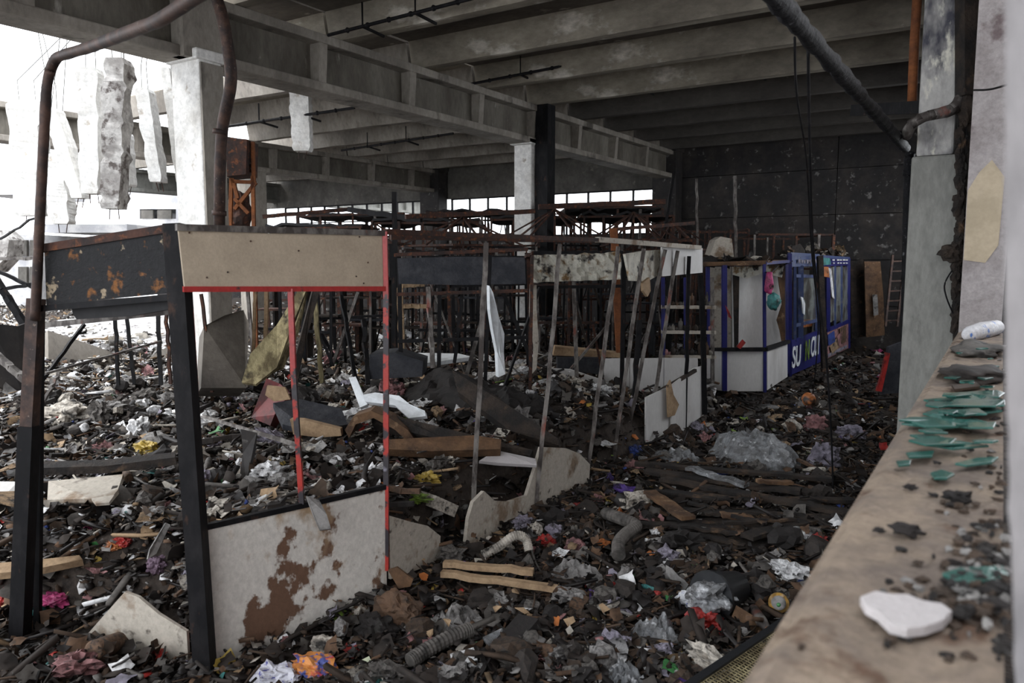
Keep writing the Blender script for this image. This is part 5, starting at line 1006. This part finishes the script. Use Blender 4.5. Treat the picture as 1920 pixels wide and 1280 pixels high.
def scatter(name, lab, tpls, N, vr, size, flat_, gam=1.6, pile=.05, smooth=False, wmod=None):
    u, v = field(N, *vr, gamma=gam); n = len(u); z = T(u, v); zn = zonew(u, v)
    ci = np.zeros(n, int)
    for q in range(4):
        mk = zn == q; w = WZ[q].copy()
        if wmod is not None: w = w*wmod; w = w/w.sum()
        ci[mk] = npr.choice(len(PK), mk.sum(), p=w)
    s = size[0]*np.exp(npr.randn(n)*size[1]); s = np.clip(s, size[0]*.3, size[0]*3.2)*(1+.5*sstep(v, 6, 16))
    ti = npr.randint(0, len(tpls), n); Rm = rotm(npr.rand(n)*6.283, npr.randn(n)*flat_, npr.randn(n)*flat_)
    wx = u*cs - v*sn; wy = u*sn + v*cs; wz = z + np.abs(npr.randn(n))*pile*.6 + s*.06
    VV_, FF, MI, off = [], [], [], 0; loops = []; tot = []
    for k, (tv, tf) in enumerate(tpls):
        mk = np.where(ti == k)[0]
        if not len(mk): continue
        tv = np.array(tv); V = np.einsum('nij,vj->nvi', Rm[mk], tv)*s[mk][:, None, None]+np.stack([wx, wy, wz], -1)[mk][:, None, :]
        VV_.append(V.reshape(-1, 3)); m = len(mk); nv = len(tv); fl = np.concatenate([np.array(f) for f in tf]); ln = np.array([len(f) for f in tf])
        loops.append((fl[None, :]+(off+np.arange(m)*nv)[:, None]).ravel()); tot.append(np.tile(ln, m)); MI.append(np.repeat(ci[mk], len(tf))); off += m*nv
    V = np.concatenate(VV_); lp = np.concatenate(loops).astype(np.int32); tt = np.concatenate(tot).astype(np.int32); mi = np.concatenate(MI).astype(np.int32)
    V = np.maximum(V, [-99, -99, .003])
    me = bpy.data.meshes.new(name); me.vertices.add(len(V)); me.vertices.foreach_set('co', V.ravel().astype(np.float32)); me.loops.add(len(lp)); me.loops.foreach_set('vertex_index', lp)
    me.polygons.add(len(tt)); me.polygons.foreach_set('loop_start', np.concatenate([[0], np.cumsum(tt)[:-1]]).astype(np.int32)); me.polygons.foreach_set('loop_total', tt)
    for c_ in PK: me.materials.append(M['q_'+c_])
    me.polygons.foreach_set('material_index', mi); me.update(calc_edges=True); me.validate()
    o = bpy.data.objects.new(name, me); COL.objects.link(o); return tag(o, lab, 'litter', kind='stuff')
for c_ in PK:
    cc = PAL[c_]; M['q_'+c_] = mat('scrap_'+c_, cc, tuple(x*.4+.003 for x in cc), s=7, t=.56, w=.2, rough=.5 if c_ in ('red', 'blue', 'teal', 'green', 'pink', 'white', 'violet', 'yellow', 'char') else .85, bump=0, grain=.2, bs=40)
dark = np.array([1.6, 1.5, 1.3, 1, .7, .5, .4, .2, 1, .1, .1, .1, .1, .1, .1, .1, .1, .1, .2, .2])
scatter('burnt_rubble', 'small burnt crumbs and clods covering the whole floor', [chunk_tpl(i) for i in range(6)], 30000, (3.0, 24), (.035, .5), .6, pile=.03, wmod=dark)
scatter('charred_litter', 'thin charred flakes and shards covering the heaps', [shard_tpl(i) for i in range(8)], 34000, (3.0, 26), (.050, .5), .35, pile=.06)
scatter('crumpled_litter', 'small crumpled scraps of paper and film over the heaps', [crump_tpl(i) for i in range(8)], 28000, (3.0, 24), (.05, .5), .6, pile=.06)
scatter('splinter_litter', 'charred wood splinters and wires over the heaps', [stick_tpl(i) for i in range(6)], 15000, (3.0, 24), (.13, .5), .25, pile=.06, wmod=dark*np.array([1, 1, 1.3, 1.3, 1, 1, 1, 1, 1.3]+[.3]*11))
# ---- single pieces, individually
CN = {'char': 'black', 'soot': 'sooty', 'umber': 'dark brown', 'brown': 'brown', 'grey': 'grey', 'ash': 'pale grey', 'bone': 'cream', 'white': 'white', 'tan': 'tan', 'red': 'red', 'pink': 'hot pink', 'blue': 'blue', 'teal': 'teal', 'green': 'green', 'lime': 'lime green', 'yellow': 'yellow', 'orange': 'orange', 'violet': 'purple', 'rose': 'dull pink', 'lilac': 'pale lilac'}
def mesh_of(b, name, smooth=False):
    me = bpy.data.meshes.new(name); me.from_pydata(b[0] if isinstance(b, tuple) else b.v, [], b[1] if isinstance(b, tuple) else b.f)
    if smooth: me.polygons.foreach_set('use_smooth', [True]*len(me.polygons))
    me.materials.append(M['p_char']); return me
def gbox(x, y, z): b = MB(); b.box(-x/2, -y/2, 0, x/2, y/2, z); return b
def gbottle():
    b = MB(); b.tube([(-.5, 0, .13), (-.47, 0, .13), (.1, 0, .13), (.3, 0, .13), (.38, 0, .13)], [.10, .13, .13, .06, .045], 12); return b
def gcap():
    b = MB(); b.tube([(.38, 0, .13), (.46, 0, .13)], .06, 10); return b
def gcrump(seed, n=6, amp=.16):
    v = []; 
    for j in range(n+1):
        for i in range(n+1):
            x, y = i/n-.5, j/n-.5; q = Vector((x*3+seed*5, y*3, seed)); v.append((x+.15*noise.noise(q*1.3), y*.8+.15*noise.noise(q*1.3+Vector((9, 0, 0))), .08+amp*noise.noise(q)*1.6+amp*.6*noise.noise(q*3)))
    return v, [(j*(n+1)+i, j*(n+1)+i+1, (j+1)*(n+1)+i+1, (j+1)*(n+1)+i) for j in range(n) for i in range(n)]
def gbag(seed):
    b = MB(); b.lump((0, 0, .18), (.5, .38, .24), seed, .75, 2, fl=2.2); return b
def gboard(seed):
    r = random.Random(seed); n = 7; pts = [(math.cos(2*math.pi*i/n)*r.uniform(.35, .6), math.sin(2*math.pi*i/n)*r.uniform(.25, .45)) for i in range(n)]; b = MB(); b.prism([(x, y, .03) for x, y in pts], (0, 0, .045)); return b
def gstick(seed):
    r = random.Random(seed); b = MB(); P = [(-.5+i/5, r.uniform(-.03, .03), .03+r.uniform(-.01, .01)) for i in range(6)]
    for i in range(5): b.bar(P[i], (P[i+1][0]+.01, P[i+1][1], P[i+1][2]), .07*r.uniform(.6, 1.1), .05)
    return b
def gchunk(seed):
    b = MB(); b.lump((0, 0, .25), (.5, .4, .3), seed, .6, 1); return b
def gtray():
    b = MB(); n = 16; rings = [(.34, .0), (.36, .02), (.5, .10), (.48, .11), (.33, .04)]
    b.tube([(0, 0, z) for _, z in rings], [r for r, _ in rings], n); return b
def gcan():
    b = MB(); b.tube([(-.42, 0, .22), (-.4, 0, .22), (.4, 0, .22), (.42, 0, .22)], [.18, .22, .22, .18], 14); return b
KIND = {  # name: (meshes, child, category, count, size, tilt, colours, smooth, noun)
 'crumpled_wrapper': ([gcrump(i) for i in range(6)], None, 'wrapper', 250, .15, .35, 'red:1.6 pink:.5 blue:.9 teal:.6 green:.7 lime:.6 yellow:1 orange:1.2 violet:.5 rose:3 lilac:3 white:4 bone:4 ash:4 grey:3 umber:2', False, 'crumpled wrapper'),
 'paper_scrap': ([gcrump(i+9, 4, .07) for i in range(5)], None, 'paper', 220, .15, .3, 'white:5 bone:4 ash:4 tan:1', False, 'bent paper scrap'),
 'cardboard_scrap': ([gboard(i+3) for i in range(5)], None, 'cardboard', 170, .14, .35, 'tan:4 brown:4 umber:3 bone:1', False, 'flat cardboard scrap'),
 'charred_fragment': ([gboard(i+23) for i in range(5)], None, 'board piece', 230, .16, .4, 'char:5 soot:5 umber:3 grey:2', False, 'charred board piece'),
 'charred_stick': ([gstick(i) for i in range(5)], None, 'stick', 230, .36, .2, 'char:5 soot:4 umber:3 brown:2 grey:1', False, 'charred stick'),
 'plaster_chunk': ([gchunk(i) for i in range(5)], None, 'plaster chunk', 170, .11, .5, 'ash:4 bone:3 white:2 grey:4', False, 'plaster chunk'),
 'burnt_clod': ([gchunk(i+11) for i in range(5)], None, 'clod', 200, .13, .5, 'char:5 soot:5 umber:3', False, 'burnt clod'),
 'crumpled_bag': ([gbag(i) for i in range(5)], None, 'bag', 110, .20, .3, 'white:4 ash:4 lilac:1 bone:2 grey:3 rose:.5 char:4 red:.3 blue:.3 green:.2', False, 'crumpled plastic bag'),
 'plastic_bottle': ([gbottle()], gcap(), 'bottle', 60, .18, .25, 'ash:4 white:3 teal:1 green:1 grey:3 bone:2', True, 'plastic bottle'),
 'burnt_can': ([gcan()], None, 'can', 50, .14, .4, 'grey:4 ash:2 red:1 blue:1 brown:3', True, 'burnt can'),
 'plate': ([gtray()], None, 'plate', 45, .18, .35, 'white:4 bone:4 ash:3', True, 'round plate'),
 'carton_box': ([gbox(.9, .55, .3), gbox(.6, .5, .45)], None, 'carton', 70, .13, .4, 'tan:3 brown:3 white:2 red:.2 blue:.4 yellow:.3 bone:3 char:3', False, 'squashed carton'),
}
ZONES = {0: 'in the dark aisle rubble', 1: 'in the bright heap behind the black fascia', 2: 'in the sunlit ruins beyond the stalls', 3: 'in the heap behind the row of bare posts'}
BIAS = {0: {'white': .35, 'bone': .5, 'ash': .6}, 1: {'white': 1.3}, 2: {'white': 1.5, 'ash': 1.5}, 3: {'white': .7}}
def sub_zone(u, v, z):
    if z == 0: return 'in the near aisle rubble by the stained panel' if v < 5.6 else ('in the aisle rubble around the charred planks' if v < 8 else 'in the far aisle rubble by the booths')
    if z == 1: return 'in the bright heap under the black fascia' if v < 6 else ('in the bright heap before the ruins' if v < 9 else 'around the upright concrete block')
    if z == 3: return 'in the heap behind the stained panel' if v < 6.6 else ('in the heap around the charred beams' if v < 9.5 else 'in the far heap below the charcoal fascia')
    return ZONES[z]
for kn, (tp, child, cat, cnt, size, tilt, cols, smooth, noun) in KIND.items():
    ms = [mesh_of(b, kn, smooth) for b in tp]; cm = mesh_of(child, 'cap', True) if child else None
    cl = [c.split(':') for c in cols.split()]; got = 0
    u, v = field(cnt*3, 3.7, 13.5, gamma=1.75)
    for i in range(len(u)):
        if got >= cnt: break
        k_ = u[i]/v[i]
        if k_ < -.67 or k_ > .42 or (inside(u[i], v[i]) > -.12 and inside(u[i], v[i]) < .12): continue
        if taken(u[i], v[i], size*.45) or (u[i] < -1.15 and 3.7 < v[i] < np.interp(u[i], LX, LY) and rnd.random() < .75): continue
        zn = int(zonew(np.array([u[i]]), np.array([v[i]]))[0]); ws = [float(w)*BIAS[zn].get(c, 1) for c, w in cl]; c_ = rnd.choices([c for c, _ in cl], ws)[0]
        s = size*math.exp(rnd.gauss(0, .32))*(1.0 if v[i] < 7 else 1.2)
        if c_ in ('red', 'pink', 'blue', 'teal', 'green', 'lime', 'yellow', 'orange', 'violet'): s = min(s, size*.75, .13)
        o = bpy.data.objects.new(kn, rnd.choice(ms)); COL.objects.link(o); o.location = toW(u[i], v[i], float(T(u[i], v[i]))-.01+rnd.random()*.06)
        o.rotation_euler = (rnd.gauss(0, tilt), rnd.gauss(0, tilt), rnd.random()*6.28); o.scale = (s, s*rnd.uniform(.7, 1.2), s*rnd.uniform(.8, 1.2))
        o.material_slots[0].link = 'OBJECT'; o.material_slots[0].material = M['p_'+c_]
        sz = 'small ' if s < size*.85 else ('large ' if s > size*1.3 else ''); zl = sub_zone(u[i], v[i], zn)
        lab = sz+CN[c_]+' '+noun+' '+zl
        tag(o, lab, cat, kn.replace('_', ' ')+'s: '+(sz+CN[c_])+', '+zl)
        if cm:
            q = bpy.data.objects.new('cap', cm); COL.objects.link(q); q.parent = o; q.material_slots[0].link = 'OBJECT'; q.material_slots[0].material = M['p_'+rnd.choice(['blue', 'white', 'red', 'char'])]
        got += 1
# debris lying on the roofs of the booths and stalls
for i in range(60):
    x = rnd.uniform(1325, 1590); D = 12.6+(max(0, x-1435)/155)*5.4+rnd.uniform(0, .8); y = 489-(0 if x < 1478 else 14)
    o = bpy.data.objects.new('roof_scrap', bpy.data.meshes[rnd.choice(['charred_fragment', 'crumpled_wrapper', 'charred_fragment.001', 'crumpled_wrapper.002'])]); COL.objects.link(o); o.location = W(x, y, D)
    s = rnd.uniform(.15, .4); o.scale = (s, s, s*.8); o.rotation_euler = (rnd.gauss(0, .5), rnd.gauss(0, .5), rnd.random()*6); c_ = rnd.choice(['char', 'soot', 'umber', 'brown', 'tan', 'bone'])
    o.material_slots[0].link = 'OBJECT'; o.material_slots[0].material = M['p_'+c_]; tag(o, '%s burnt scrap lying on the booth roofs' % CN[c_], 'scrap', CN[c_]+' scraps on the booth roofs')
